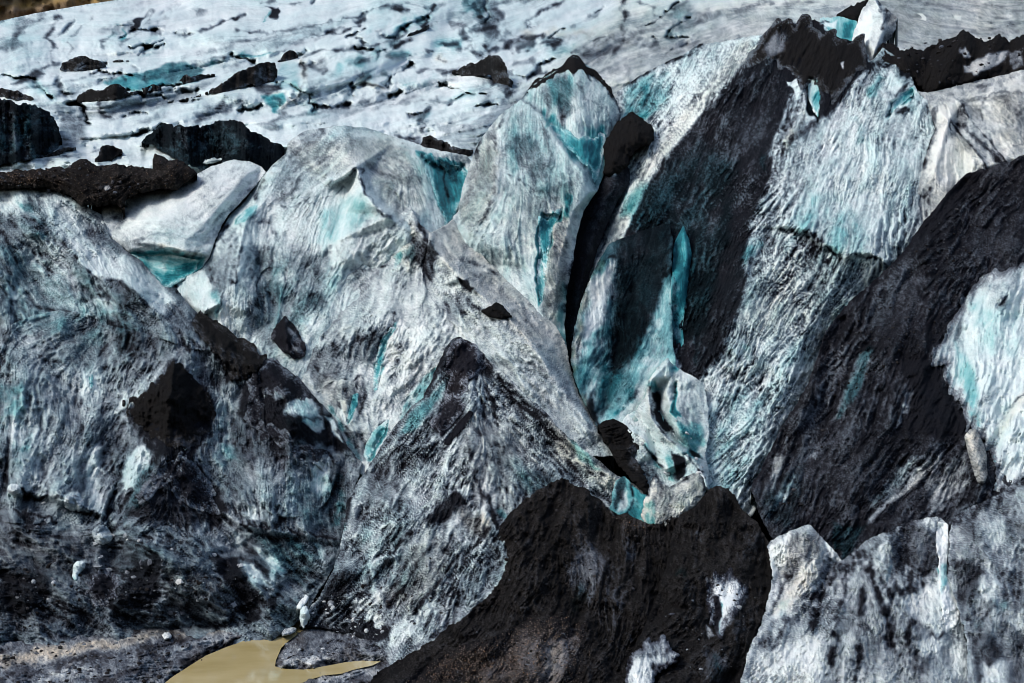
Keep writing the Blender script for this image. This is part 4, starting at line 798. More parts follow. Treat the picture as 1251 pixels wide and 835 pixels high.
B('ice_ridge', "rugged foreground ridge with black gritty apex and streaked grey flanks", "ice ridge",
  "543,425,6.5 552,416 561,411,6.8 575,417 590,432,6.8 606,448 623,463,7 643,483 663,500,6.6 680,520 696,536,6 717,552 735,566,5 752,580 775,592,4.6 792,606,5 780,625 760,640,5.4 700,660 640,720,7 560,800,8 520,850,9.6 490,838,9.6 476,812,6.4 466,792,3.3 430,776,0.5 395,768,0 366,766,0 372,750,1.5 388,732,2.4 402,705,3.4 414,678,3 420,645,3 424,615,3 440,585,3.2 459,556,3.4 479,525,4 500,500,4.6 516,486,5 532,455,5.8",
  ref='F', key='B2b', facet=(1.4, 34), amp=1.4, base=(0.50, 0.1, 0.1), mess=0.8, disp=(0.5, 0.28, 1.0, 0.35), big=50, streak=1.0, grime=0.7, LL=(8, 20), jag=1.6, sk=8,
  lines=["7.4: 559,416,7 570,440,7.4 572,480,7.6 575,540,8 577,585,8.2 590,620,8 606,650,8", "6.8: 560,420 545,460,6.2 530,500,6 505,560,6 480,620,6.2 450,690,5 415,755,1.6", "7.2: 590,440,6.6 615,480,6.4 640,530,5.8 680,590,5.2 690,620,5.4", "7.4: 623,466 665,506,7.2 692,536,6.6 725,565,5.8 760,590,5.4 785,608,5.4", "5.6: 630,500 670,540,5.2 710,580,4.6 750,605,4.4", "7.6: 577,585 550,620,7.4 520,680,6.8 480,760,4.6", "8: 606,650 560,700,7.4 520,760,6.2", "6.6: 480,640 460,720,4.6 430,766,1.6"],
  flow=["560,420 500,520", "540,450 450,600", "570,440 490,620", "580,560 500,720", "600,640 510,770", "480,600 400,740", "560,600 470,760", "590,430 700,530", "640,480 770,600", "610,470 680,590", "440,640 380,750", "450,760 400,800"],
  st=["dP .85 7: 543,422 560,412 590,434 606,450 600,470 580,450 560,440 545,450 520,490 516,486", "dP .9 5: 548,440 570,438 590,450 580,465 560,460 545,470", "wP .4 6: 545,455 575,455 570,475 548,480", "dP .95 5: 545,470 560,480 565,500 555,520 530,530 522,520 540,495", "dP .95 2.5: 555,525 563,512 572,500 580,508 570,520 560,535", "dP .4 8: 570,470 620,490 640,540 600,560 570,530", "wP .3 20: 560,500 640,520 680,600 600,640 570,590", "dL .85 2: 590,470 600,480 610,520", "dL .75 3: 575,520 600,545 640,550",
      "dL .5 3: 563,414 600,440 640,480 700,540", "bP .45 6: 605,425 630,445 640,470 620,455", "dP .55 8: 620,470 665,505 700,545 740,575 720,585 660,545 630,510", "dL .9 2: 595,440 615,470 640,500 665,515", "dL .8 1.8: 660,505 690,518 712,530", "wP .6 10: 665,500 740,560 780,600 740,600 680,560", "bP .5 6: 690,530 715,545 735,575 710,565", "dP .35 6: 680,540 720,545 740,575 700,570", "bP .3 12: 620,560 700,600 690,620 640,600", "dP .5 14: 600,550 700,590 730,610 660,620 600,610",
      "bP .4 5: 490,530 505,500 530,480 548,462 545,475 520,510 500,530", "dP .3 6: 487,530 508,498 540,465 545,480 515,520 495,535", "dP .6 12: 460,570 520,510 540,560 480,640 430,640", "bP .2 20: 440,600 530,560 500,640 430,680", "dP .4 10: 500,560 550,540 550,590 500,620 480,610",
      "dL .92 3: 575,540 578,585 592,610 606,646", "dL .85 3: 576,586 560,600 549,609 530,640 505,660", "dP .2 4: 550,602 572,592 574,610 552,612", "dP .15 3: 578,622 590,625 600,640 604,648 588,645", "wP .6 5: 560,620 600,640 590,660 560,640", "bL .6 3: 610,625 618,632", "dP .92 5: 538,612 560,600 570,615 545,640 525,650 510,665 500,655", "dP .42 8: 560,640 600,660 610,690 570,720 550,690", "dP .45 6: 570,690 612,680 600,720 570,715", 
      "dP .42 10: 460,640 540,640 520,720 470,760 420,740", "bP .28 14: 440,640 500,620 500,720 440,720", "dP .85 8: 395,720 420,690 440,700 420,740 390,750", "dP .7 10: 365,765 420,745 470,770 440,800 380,800", "dP .2 5: 480,765 520,735 540,735 510,765 480,800", "wP .4 12: 520,640 560,690 500,750 470,730", "dP .88 6: 430,760 465,755 480,780 450,790 420,780", "dL .9 2.5: 500,650 470,690 440,730 400,745", "dL .88 2: 560,680 530,720 500,755", "dL .88 2.5: 530,660 490,720 470,745", "dP .15 3: 452,745 472,760 466,768 448,756", "bL .5 3: 418,640 414,655", "dL .85 3: 420,640 424,610"])

# small forms at the meeting point of the ridges
B('ice_rib', "scalloped white ice rib with dark slits at the foot of the slab", "ice rib",
  "816,437,5 822,446 836,455,5 850,462 860,470,4.4 866,500,4 866,530 862,556,4.4 866,580,5 866,600,5.4 858,596 846,588 838,596,4.6 826,606 805,606,5 790,604 770,575,4.6 760,548,4.4 757,520 765,508 778,500,4.4 788,486,5 792,465,5 803,450,5",
  ref='F', key='S1', amp=1.5, base=(0.18, 0.14, 0.12), disp=(0.22, 0.16, 0.5, 0.2), big=30, streak=0.55, grime=0.35, LL=(6, 14), jag=1.2, sk=5,
  lines=["6.4: 816,441 796,462 792,485 796,512 811,532 828,546 848,561 858,578 864,596", "3.6: 802,478 804,500 814,520 830,540 846,553", "5.6: 820,460 814,480 822,505 832,530", "4: 800,540 790,520 800,560 815,580", "5.6: 785,535 795,550 812,575"],
  flow=["816,440 795,500", "795,500 860,585", "770,510 800,560", "840,460 830,520"],
  st=["dP .97 3: 796,482 804,480 806,500 816,518 824,532 814,530 800,512 796,498", "bP .7 4: 790,470 800,462 806,476 797,484", "dP .04 5: 795,452 815,440 818,462 800,475", "dL .75 1.5: 792,466 791,486 797,512 812,533 828,547", "wL .5 4: 792,466 797,512 828,547", "bP .95 2: 824,470 828,475 826,495 832,508 827,514 819,506 822,490", "dL .97 1.6: 825,478 824,495 822,503", "hL -1.2 3: 824,475 823,505", "bP .55 6: 830,520 855,515 862,545 850,552 832,540", "dP .9 3: 842,552 856,556 860,564 848,560", "bL .8 3: 842,555 855,560", "dP .95 5: 826,444 840,438 862,446 860,460 838,458", "dP .05 4: 780,530 800,526 815,550 820,575 800,568 786,552", "bP .5 3: 784,545 790,540 800,565 810,575 800,572", "dL .8 2: 786,545 798,562 808,570", "bP .5 3: 815,560 822,560 826,590 820,590", "dP .95 3: 824,556 836,560 840,582 830,592 824,580", "dL .8 2: 838,556 850,570 856,580", "dP .5 6: 770,560 800,575 820,600 800,604 780,590", "bL .6 2.5: 776,490 770,505", "bL .85 3: 822,446 828,452"])
B('ash_mound', "rounded black mound wedged behind the dark ridge edge at the meeting of the gullies", "ash mound",
  "731,520 738,514 748,512 757,515 764,520 772,527 778,536 779,550 775,560 785,575 793,592 796,604 788,604 776,592 764,578 754,566 744,548 736,534", ref='F', key='K6', amp=1.5, d=4.8, base=(0.97, 0.03, 0), mat=ASH, bulge=(1.0, 16), disp=(0.3, 0.3, 0.8, 0.7), jag=2.6, sk=5, st=["dP .8 4: 764,545 776,540 782,575 770,570", "dL .6 2: 742,534 740,540"])
B('ice_block', "brown stained white ice lump with knotted texture in the gully", "ice block",
  "789,606 795,592 799,583 808,592 818,596 826,590 836,584 846,577 856,572 862,584 866,596 860,608 850,620 840,632 822,640 806,644 790,642 782,630 786,616", ref='F', key='S2', amp=1.5, d=5.6, base=(0.32, 0.1, 0.55), bulge=(1.4, 16), disp=(0.3, 0.25, 0.6, 0.3), big=22, streak=0.8, grime=0.5, jag=2.2, sk=5, LL=(6, 12),
  flow=["805,590 800,640", "850,580 830,635"], st=["bP .7 4: 786,618 796,616 800,640 788,642", "dP .05 4: 828,620 846,604 852,614 836,630", "dL .8 2: 858,574 862,596", "dL .85 1.8: 789,606 799,584 826,592 856,573"])
B('ice_step', "pale turquoise ice step just above the brown saddle of the black mounds", "ice wall",
  "752,588 762,582 772,592 784,602 794,608 790,640 776,640 758,632 746,622 748,604", ref='F', key='S3', amp=1.4, d=5.9, base=(0.18, 0.55, 0.2), disp=(0.15, 0.12, 0.4, 0.2), sk=4, flow=["765,585 765,630"], st=["dL .85 1.6: 770,596 772,612 766,626", "dP .75 4: 750,596 762,585 764,600 752,620", "bP .2 4: 756,604 766,604 764,622 754,622", "dL .9 1.6: 762,582 780,598 794,608"])

# dark wall at the right
B('ice_wall', "tall brown black dusty ice wall slanting up to the right edge", "ice wall",
  "1123,278,3 1138,260 1153,242,3 1166,226 1180,212,3 1204,206 1217,202 1230,198,3 1251,190 1310,168,3 1310,600,9 1251,600,8.6 1214,615 1190,625,8 1167,645 1126,640 1066,665,8 1032,690 1005,690,7.4 985,672 960,668,6.6 944,662 930,632,6 918,600 922,588,5.4 938,557,5 952,528 966,505 982,479,4.6 992,456 999,439 1003,420 1009,405,4.4 1018,392 1029,379 1045,362 1063,348,4 1085,326 1106,305,3.4",
  ref='F', key='B6', facet=(1.8, 50), amp=1.5, base=(0.83, 0.06, 0.14), gully=1.3, disp=(0.7, 0.3, 1.4, 0.45), big=60, streak=0.8, grime=0.4, LL=(14, 34), jag=2.0, sk=10,
  lines=["5.6: 1123,285,3.4 1135,320,5 1133,380,6 1125,430,6.6 1130,480,7 1150,520,7.4 1180,540,7.2", "5: 1105,330,4 1060,420,5 1020,500,5.4 980,590,6 965,650,6.6", "4.2: 1045,425 1035,460,4.4 1022,495 1010,520,5", "5.6: 1068,415 1058,460,6 1040,490,6.2", "6.6: 1100,420 1080,500,6.6 1050,580,7 1020,650,7.4", "7.4: 1148,560 1115,595,7.8 1090,615,7.8 1063,638,8", "6.4: 1110,585 1080,610,6.8 1055,640,7.2", "4.6: 1160,330,5 1165,400,4.6 1150,450,5.4", "5: 1240,300,4.6 1250,450,6 1225,560,7"],
  flow=["1180,220 1010,470", "1130,290 960,620", "1110,420 1000,660", "1220,210 1140,330", "1150,350 1130,500", "1160,530 1060,640", "1060,430 960,640", "1230,320 1190,560"],
  st=["bP .5 5: 1045,440 1062,420 1068,425 1050,480 1030,510 1020,515 1030,480", "dP .62 5: 1040,445 1062,424 1066,440 1048,480 1028,510 1018,512 1030,480", "dL .95 2: 1032,470 1045,435 1066,418", "dP .97 7: 1100,430 1140,440 1170,500 1190,530 1150,535 1110,525 1115,480", "wP .4 12: 1170,210 1251,190 1251,230 1180,240", "dP .97 5: 1123,280 1180,214 1204,208 1190,225 1140,290", "dL .97 2.5: 1120,350 1136,380 1132,420", "dL .97 2: 1105,308 1063,350 1029,382 1009,408 999,442", "wL .4 8: 940,590 975,500 1005,420",
      "dP .6 4: 1108,480 1116,478 1104,520 1092,530", "dP .3 2: 1102,495 1106,494 1103,505", "bP .3 10: 930,600 985,560 970,640 940,640", "dP .55 5: 950,600 975,575 960,610 945,620", "dP .6 4: 985,560 1000,540 995,560", "dP .35 5: 1095,605 1120,575 1150,555 1148,566 1120,592 1090,614 1062,636 1060,626", "wP .45 6: 1095,605 1150,553 1140,580 1080,622", "dP .55 7: 1062,615 1100,570 1125,555 1115,575 1085,612 1060,632", "bP .3 8: 1062,615 1100,570 1120,560 1085,612", "dP .55 8: 1130,590 1180,555 1185,590 1140,625", "wP .3 10: 1130,590 1185,555 1185,600 1120,630",
      "bP .6 4: 1018,640 1060,640 1040,676 1030,682 1020,664", "dP .8 4: 1010,650 1062,636 1045,676 1030,688", "dP .55 5: 945,560 960,535 955,570 940,600", "dL .5 2: 1085,310 1040,375", "dP .7 10: 1010,450 1040,420 1010,500 985,560 975,560", "dP .8 10: 1060,350 1130,300 1120,340 1060,410"])
part('ice_face', 'B6',
  "1310,300 1251,321 1235,327 1217,330 1205,334 1197,342 1188,346 1178,352 1174,366 1167,382 1160,394 1157,404 1148,414 1140,424 1142,442 1150,456 1155,468 1164,478 1170,490 1178,506 1186,518 1196,526 1204,548 1212,566 1217,580 1214,606 1251,592 1310,570",
  label="bright white clean ice face", off=0.3, fray=6, feather=(14, 0.75, 0.05, 0.1), gully=0.5, base=(0.07, 0.1, 0.03), disp=(0.35, 0.15, 0.7, 0.15), big=45, streak=0.5, grime=0.25, jag=3.0, sk=4, LL=(16, 34),
  lines=["1.6: 1200,380 1190,440 1200,500", "2: 1240,350 1235,450 1240,550"],
  flow=["1200,350 1160,430", "1220,350 1190,500", "1250,400 1220,560"], st=["dP .6 4: 1219,378 1224,362 1232,362 1230,376 1224,382", "dL .9 1.6: 1218,376 1225,370 1230,364", "bP .3 14: 1190,370 1251,380 1240,430 1200,430", "dP .3 6: 1160,400 1180,370 1178,420 1165,450 1145,440", "dP .35 4: 1186,505 1200,480 1215,460 1205,490 1195,520", "bP .4 8: 1165,420 1185,440 1200,520 1180,500", "bP .9 3: 1203,548 1214,560 1218,585 1212,606 1206,580", "dP .25 6: 1200,345 1240,330 1251,345 1215,372", "wP .4 6: 1225,510 1251,480 1251,500 1215,535", "dL .6 1.5: 1217,520 1234,500 1251,482", "dL .6 2: 1178,360 1172,400 1160,430", "dL .5 2: 1192,350 1186,380"])
part('ice_knob', 'B6', "1178,534 1184,525 1192,524 1197,532 1203,545 1206,562 1207,580 1202,592 1194,590 1188,572 1182,552", label="brown rounded ice knob", off=0.4, fray=0, base=(0.55, 0.05, 0.6), bulge=(1.0, 9), jag=1, sk=3, disp=(0.12, 0.12, 0.3, 0.1), flow=["1185,528 1202,590"], st=["dP .3 3: 1182,534 1188,530 1198,560 1200,580 1194,570"])  # the paler strip paints the lit left side of the knob

# lower right blocks
B('ice_block', "grey white speckled ice block with dark vertical dirt stripes at the bottom right", "ice block",
  "938,668,9 942,661 955,654 969,648,9.4 980,643 988,641 999,650,9.4 1004,656 1009,662 1020,674 1029,684,9 1038,678 1046,671 1056,663 1066,656,9.4 1076,652 1086,649 1098,644 1110,639 1123,635 1136,632,9.6 1145,632 1156,638,9.6 1162,660 1160,690,10.5 1166,725 1176,756 1182,800 1184,860,13 900,860,12 903,840 910,812 915,796 925,775 932,756,10.6 938,735 942,718,10 944,700",
  ref='F', key='B7', facet=(1.1, 40), cup=(0.3, 7), amp=1.35, base=(0.36, 0.04, 0.1), gully=1.0, disp=(0.3, 0.35, 0.9, 0.6), big=40, streak=0.4, grime=0.5, LL=(5, 16), speck=0.24, jag=2.2, sk=10,
  lines=["11: 990,648,9.8 985,690,11 965,740,11.4 930,810,12", "9.8: 1012,668,9.2 1010,700,10 985,750,10.8 940,820,12", "11.6: 1080,655,10 1060,720,11.6 1040,790,12.6", "11.6: 1130,640,10 1120,720,11.6 1110,800,12.8", "10.4: 950,665,9.4 950,700 945,740,11"],
  flow=["985,650 930,790", "1010,680 930,820", "1050,680 1020,830", "1100,660 1085,830", "1140,650 1140,830", "960,660 945,720"],
  st=["dP .03 4: 940,668 966,652 972,662 960,690 948,712 942,700", "dP .5 5: 968,652 988,643 1004,662 1000,690 975,730 958,750 960,710", "wP .4 8: 968,652 1000,660 1005,700 960,750 945,750", "dP .1 4: 980,690 1000,680 985,720 950,760 940,756", "bP .3 4: 952,738 968,728 960,752 950,760", "dL .75 2: 990,670 962,705 945,742", "dP .06 2: 1005,660 1010,664 1026,684 1020,686 1010,674", "dL .75 6: 1035,690 1060,668 1086,652 1120,640", "dP .72 6: 1085,655 1130,638 1145,650 1150,690 1130,710 1110,690 1095,700", "dP .12 5: 1070,665 1088,658 1082,680 1070,688", "dP .75 6: 1085,716 1110,718 1104,730 1090,728", "dL .7 4: 1028,690 1000,720 985,745 930,790",  # crest piece painted white on its lit left, grey on its shaded right
      "dL .95 5: 1062,695 1074,720 1080,745 1090,770 1092,790", "dL .95 4.5: 1052,720 1053,760 1050,800 1044,830", "dL .95 4.5: 1035,700 1026,740 1020,780 1014,810", "dL .95 5: 1000,730 992,770 998,790", "dL .9 4: 1110,690 1116,740 1108,780", "dL .85 4: 960,760 948,800 940,830", "dL .85 4: 1132,720 1136,760", "dL .6 3: 1005,740 1040,750 1060,745", "dL .85 2: 1098,800 1106,790 1112,784", "dP .1 8: 930,800 1000,770 1010,820 990,840 910,840", "dP .12 6: 1100,730 1150,720 1160,770 1140,770 1110,760", "dP .15 6: 1030,770 1045,770 1040,800 1030,810", "bP .25 4: 1084,695 1090,690 1090,704 1084,706",
      "dP 0 2.5: 1146,638 1158,640 1158,660 1155,690 1156,706 1168,726 1174,745 1168,765 1154,772 1152,740 1146,715 1146,690 1142,665", "bP .5 3: 1146,695 1156,692 1158,712 1152,718", "dL .92 1.8: 1158,640 1161,662 1158,690 1162,715", "dL .85 2: 1145,635 1142,660 1148,690", "dL .85 2: 1152,772 1130,790 1108,800", "dP .1 4: 1120,790 1150,780 1145,800 1125,810", "dP .6 6: 1115,800 1140,800 1130,830 1110,830", "dP .1 4: 1160,785 1176,790 1180,830 1170,830"])
B('ice_block', "darker speckled ice block right of the bright white fracture", "ice block",
  "1160,650,10.2 1164,638 1167,631,10 1176,624 1187,620 1202,612 1217,605,10 1234,595 1251,585 1310,555,10 1310,860,13.5 1182,860,13.5 1182,800,12.6 1178,770 1170,745 1163,722,11.4 1158,705 1159,680",
  ref='F', key='B7r', amp=1.35, base=(0.48, 0.06, 0.08), disp=(0.3, 0.35, 0.9, 0.6), big=34, streak=0.4, grime=0.5, LL=(5, 14), speck=0.24, jag=2.0, sk=10,
  lines=["11.8: 1200,616,10.4 1195,680,12 1200,760,12.8 1210,830,13.6", "11.4: 1250,590,10.4 1250,700,11.8 1250,800,12.8"], flow=["1180,630 1180,780", "1220,610 1225,800", "1260,600 1265,800"],
  st=["dL .85 5: 1166,634 1190,622 1217,606 1251,588", "dL .88 2: 1251,722 1230,735 1204,750 1180,762", "bP .3 3: 1214,738 1230,733 1232,745 1218,752", "bP .3 3: 1190,755 1202,752 1204,766 1192,770", "bP .35 3: 1164,768 1176,766 1178,785 1168,790", "dP .15 8: 1200,640 1225,630 1230,660 1210,670", "dP .75 8: 1165,680 1200,690 1215,720 1180,740 1168,715", "dP .15 5: 1225,690 1236,680 1236,690", "dP .75 8: 1185,780 1210,770 1225,800 1215,830 1190,830", "dP .2 6: 1230,750 1251,745 1251,770 1235,770", "dP .15 6: 1200,815 1230,810 1228,840 1200,840", "dP .7 8: 1235,770 1251,780 1251,830 1238,820", "dL .1 3: 1160,770 1176,800 1180,830", "dP .2 6: 1200,700 1225,715 1215,735 1195,725"])

# black mounds in front
B('ash_mound', "large black ash mound with a gravelly brown fan at its foot", "ash mound",
  "687,585,7 698,590 707,595 717,597 727,607,7 735,614 742,623 748,631 757,631 764,628,7 775,632 786,637 802,640,7 818,632 832,630 840,680,9 820,740 800,790,11 770,860,13 430,860,12 449,836,10.6 462,822,9 475,813,8.4 496,801,8.4 516,790,8.6 533,778 549,766,8.8 574,748 596,730,8.8 607,714 616,699,8.6 619,685 618,670 610,658 603,648,8 616,636 630,622,7.6 643,610 657,599,7.2 672,590",
  ref='F', key='M1', facet=(2.6, 60), amp=1.35, base=(0.89, 0, 0.1), mat=ASH, gully=1.7, disp=(0.5, 0.3, 1.2, 0.8), big=50, streak=0.6, grime=0.5, jag=3.2, sk=9, LL=(12, 34),
  lines=["9: 687,588,7.4 690,640,8.6 680,700,9.4 640,780,11.4 600,850,13", "8.4: 640,625 640,700,9.6 590,780,11", "8: 730,615,7.4 720,680,8.4 700,740,9.6", "9: 775,640,7.6 770,700,9 755,770,10.6 735,840,13", "11: 690,740,10.2 660,800,12.4 640,850,13.4"],
  flow=["687,590 660,680", "640,620 590,740", "600,720 480,830", "700,640 690,760", "760,640 740,760", "690,740 600,840", "720,760 660,850", "800,650 780,780"],
  st=["wP .7 9: 747,628 760,628 785,636 800,642 790,652 765,646", "dP .82 5: 747,628 785,636 798,642 780,650 760,645", "wP .55 14: 520,840 600,790 690,765 720,790 710,840", "dP .84 14: 560,840 620,790 690,770 715,790 705,840", "dP .62 6: 672,780 700,770 710,785 700,825 680,840 650,840", "wP .8 6: 672,780 702,770 710,785 690,840 650,840", "dP .78 4: 698,625 712,650 722,660 735,650 720,690 706,680 695,650", "dP .7 5: 690,690 720,660 740,690 720,740 705,730", "bL .4 6: 710,720 705,745", "dL .3 1.2: 722,665 740,655", "dL .3 2: 694,706 698,712", "dP 1 3: 676,700 684,680 688,690 688,720 684,745 678,740", "hL -0.8 3: 682,685 684,740", "dP .78 8: 740,700 775,690 770,730 750,770 735,760", "dL .6 2: 782,750 784,762", "dP .75 8: 760,640 790,700 770,710", "dP .84 8: 765,770 790,775 780,810 760,800"])
B('ash_mound', "blunt black ash mound with a white ice window left of the grey block", "ash mound",
  "881,594,8 889,597 898,605,8 904,619 911,626 918,632,8.2 926,640 932,649 937,658 940,666,8.6 942,690 943,716,9.4 938,731 934,745 932,756,10 922,776 915,797,11 908,820 900,860,13 745,860,13 770,800,11.4 790,760,10.4 806,720,9.4 818,680,8.6 822,650,8 831,630,8 841,623 849,619,8 858,608 865,599 873,595",
  ref='F', key='M2', facet=(2.4, 52), amp=1.35, base=(0.89, 0.02, 0.04), mat=ASH, gully=1.6, disp=(0.5, 0.3, 1.1, 0.8), big=45, streak=0.6, grime=0.5, jag=2.0, sk=9,
  lines=["9.8: 881,598,8.4 878,650,9.4 872,700,10.4 880,760,11.2 870,830,13", "9.4: 850,625,8.4 840,690,9.8 830,750,11 820,830,13", "9.4: 915,640,8.6 918,700,10 905,760,11.2", "10: 850,690 856,740,10.2 865,780,11.4"],
  flow=["881,600 870,720", "850,630 800,780", "920,650 910,780", "860,760 770,840"],
  st=["dP .08 7: 866,712 885,706 905,712 912,722 900,745 888,765 880,775 876,740", "dP .5 10: 860,708 915,712 918,740 890,760", "dP .97 3: 871,732 879,730 881,770 874,772", "bP .6 3: 872,745 880,740 882,774 876,774", "dL .9 1.5: 893,745 888,765", "dP .2 3: 863,765 870,770 874,778 866,782", "dL .35 1.6: 876,789 860,800 832,815 796,832", "dP .78 6: 860,800 880,790 890,800 878,834 868,834", "bL .5 4: 875,800 876,830", "dL .4 1.8: 858,681 850,694 836,697", "bL .5 3: 828,696 838,698", "dP .82 4: 850,645 862,648 860,680 850,690", "dP .8 10: 890,760 930,720 935,740 905,790", "dL .4 1.4: 880,773 905,774"])
B('ice_block', "dirty white snow topped ice block poking out at the bottom of the black mounds", "ice block",
  "762,860 763,834 766,815 769,802 780,790 792,780 804,774 814,776 820,790 828,802 822,812 806,818 800,835 796,860", ref='F', key='S5', amp=1.35, d=12.6, base=(0.25, 0.02, 0.08), bulge=(0.9, 10), jag=4, sk=4, feather=(9, 0.8, 0, 0), fray=3, disp=(0.2, 0.2, 0.5, 0.3), flow=["795,780 775,850"], st=["dP .55 4: 778,795 800,778 816,784 822,800 790,800 772,802", "dL .1 2.5: 769,803 800,801 822,806", "dP .05 5: 768,806 792,804 790,830 766,850", "dP .7 5: 796,810 815,815 800,850"])

# loose ice and stones
B('ice_chunk', "white ice chunk at the head of the brown pond", "ice chunk", "369,741 374,740 377,746 379,754 375,762 371,768 368,764 366,756 366,748", ref='B2b', d=0.6, key='c1', base=(0.05, 0.12, 0), bulge=(0.7, 5), cup=(0.1, 4), facet=(0.35, 7), jag=1.2, sk=2, step=0.8, disp=(0.06, 0.06, 0.2, 0.08))
B('ice_chunk', "narrow white ice splinter leaning above the chunk at the pond head", "ice chunk", "374,726 378,730 374,738 368,744 363,746 362,741 367,734", ref='B2b', d=0.6, key='c2', base=(0.1, 0.1, 0.05), bulge=(0.5, 4), cup=(0.1, 4), facet=(0.3, 7), jag=1.2, sk=2, step=0.8, disp=(0.06, 0.06, 0.2, 0.08))
B('rock', "flat grey stone lying in the head of the brown pond", "rock", "343,774 348,768 356,766 362,768 360,773 352,777 345,778", ref='G', d=0.4, key='c3', base=(0.42, 0, 0.1), bulge=(2.2, 5), cup=(0.2, 4), facet=(0.8, 7), jag=1, sk=2, step=0.8, disp=(0.1, 0.1, 0.3, 0.1))
B('rock', "pale round stone on the mud bank between the two brown streams", "rock", "198,776 201,773 206,773 210,777 208,781 201,782", ref='G', d=0.4, key='c4', base=(0.2, 0, 0.1), bulge=(2.0, 4), cup=(0.2, 4), facet=(0.8, 5), jag=0.8, sk=2, step=0.8, disp=(0.1, 0.1, 0.2, 0.1))
B('ice_chunk', "round white ice ball embedded in the lower left slope", "ice chunk", "113,656 114,648 119,643 125,641 131,644 136,651 137,658 133,664 126,666 117,663", ref='L2', d=0.1, key='c5', base=(0.30, 0.1, 0), bulge=(0.8, 9), cup=(0.15, 5), facet=(0.5, 10), jag=1, sk=1, step=1, disp=(0.06, 0.06, 0.2, 0.08))
B('ice_chunk', "small white ice lump at the left end of the cracked ledge", "ice chunk", "9,594 14,591 22,592 26,598 23,604 15,605 9,601", ref='L2', d=0.1, key='c6', base=(0.3, 0.05, 0), bulge=(0.6, 6), cup=(0.15, 5), facet=(0.5, 10), jag=1, sk=1, step=1, disp=(0.06, 0.06, 0.2, 0.08))
B('ice_chunk', "broad white ice bulge under the middle of the cracked ledge", "ice chunk", "78,612 82,606 92,605 100,609 103,618 97,626 86,624 80,620", ref='L2', d=0.1, key='c7', base=(0.32, 0.05, 0), bulge=(0.7, 8), cup=(0.15, 5), facet=(0.5, 10), jag=1.4, sk=1, step=1, disp=(0.06, 0.06, 0.2, 0.08))
B('ice_chunk', "hooked white and turquoise ice lump low on the left slope", "ice chunk", "90,690 95,685 102,686 105,691 101,697 96,702 92,712 88,704", ref='L2', d=0.1, key='c8', base=(0.12, 0.15, 0), bulge=(0.8, 6), cup=(0.15, 5), facet=(0.5, 10), jag=1, sk=1, step=1, disp=(0.06, 0.06, 0.2, 0.08), st=["bL .6 2: 95,697 91,708"])

# ------------------------------------------------------------------ ash mounds on the upper glacier
def up(out, label, key, name='ash_mound', cat='ash mound', bul=(5, 8), **kw):
    kw.setdefault('base', (0.95, 0.04, 0)); kw.setdefault('feather', (3.5, 0.78, 0.1, 0)); kw.setdefault('fray', 1.5); kw.setdefault('mat', ASH); kw.setdefault('jag', 2.2); kw.setdefault('sk', 4); kw.setdefault('d', 1.5); kw.setdefault('gully', 0.5); kw.setdefault('rest', 38); kw.setdefault('cup', (0.5, 5)); kw.setdefault('facet', (1.0, 14))
    kw.setdefault('disp', (0.5, 0.3, 1.2, 0.5)); kw.setdefault('big', 20)
    return B(name, label, cat, out, ref='glacier', key=key, group='black ash mounds on the upper glacier', **kw)
up("71,86 76,78 84,73 92,70 100,69 108,70 116,73 122,75 127,80 124,84 112,86 98,88 90,90 82,88", "ragged bluish black ash heap nearest the top left hillside", 'u1', base=(0.9, 0.1, 0), st=["dP .6 4: 90,78 104,76 104,86 92,88"])
up("137,75 146,73 158,74 157,76 140,76", "thin black ash sliver right of the ragged heap", 'u1b', bul=(2, 3), jag=1)
up("88,125 94,118 102,113 110,110 118,110 126,109 134,106 141,102 148,105 154,110 160,116 150,120 130,123 108,124", "long black ash hump with a low left tail and taller right cone", 'u2', bul=(6, 10))
up("159,116 164,112 172,110 180,106 188,104 196,106 201,108 186,113 170,116", "low black ash wedge against the blue ice step", 'u2b', bul=(4, 6))
up("217,105 222,97 227,92 234,93 246,92 258,91 262,92 250,96 232,102", "thin pointed black ash wedge left of the long diagonal ash ridge", 'u3', bul=(4, 6))
up("227,120 236,118 245,115 256,112 268,105 278,96 290,90 302,83 312,81 320,77 328,75 335,78 337,86 334,98 328,108 316,108 306,104 298,107 286,110 268,114 246,117 236,120", "long diagonal black ash ridge rising to a grey streaked right end", 'u4', bul=(6, 10), st=["dP .75 6: 312,84 332,80 330,106 314,106"], flow=["330,78 300,110"])
up("334,77 340,73 346,66 353,62 358,63 364,69 360,72 348,75", "small black ash peak right of the diagonal ridge", 'u4b', bul=(5, 6), jag=1.2)
up("-20,108 0,108 10,109 20,111 30,116 42,122 34,124 18,122 0,117 -20,116", "flat black ash tongue entering at the left edge", 'u5', bul=(4, 7))
B('ice_wall', "bluish black dirty ice bank at the upper left edge", "ice wall", "-40,124 0,122 10,120 22,128 32,126 44,130 60,136 66,146 72,158 74,172 66,186 50,192 34,196 16,199 0,204 -40,208", ref='glacier', key='u6', d=2, rest=48, base=(0.78, 0.4, 0), disp=(0.9, 0.5, 1.5, 1.2), big=24, jag=3, sk=10, streak=0.7, LL=(8, 16), flow=["20,125 10,200", "50,135 50,190"], st=["dP .96 5: -10,122 10,121 24,128 44,136 30,142 0,136", "dP .95 5: -10,186 20,190 40,194 20,200 -10,204", "dP .93 5: 36,164 60,160 72,172 50,190", "bP .6 10: 0,140 40,150 30,185 0,185"])
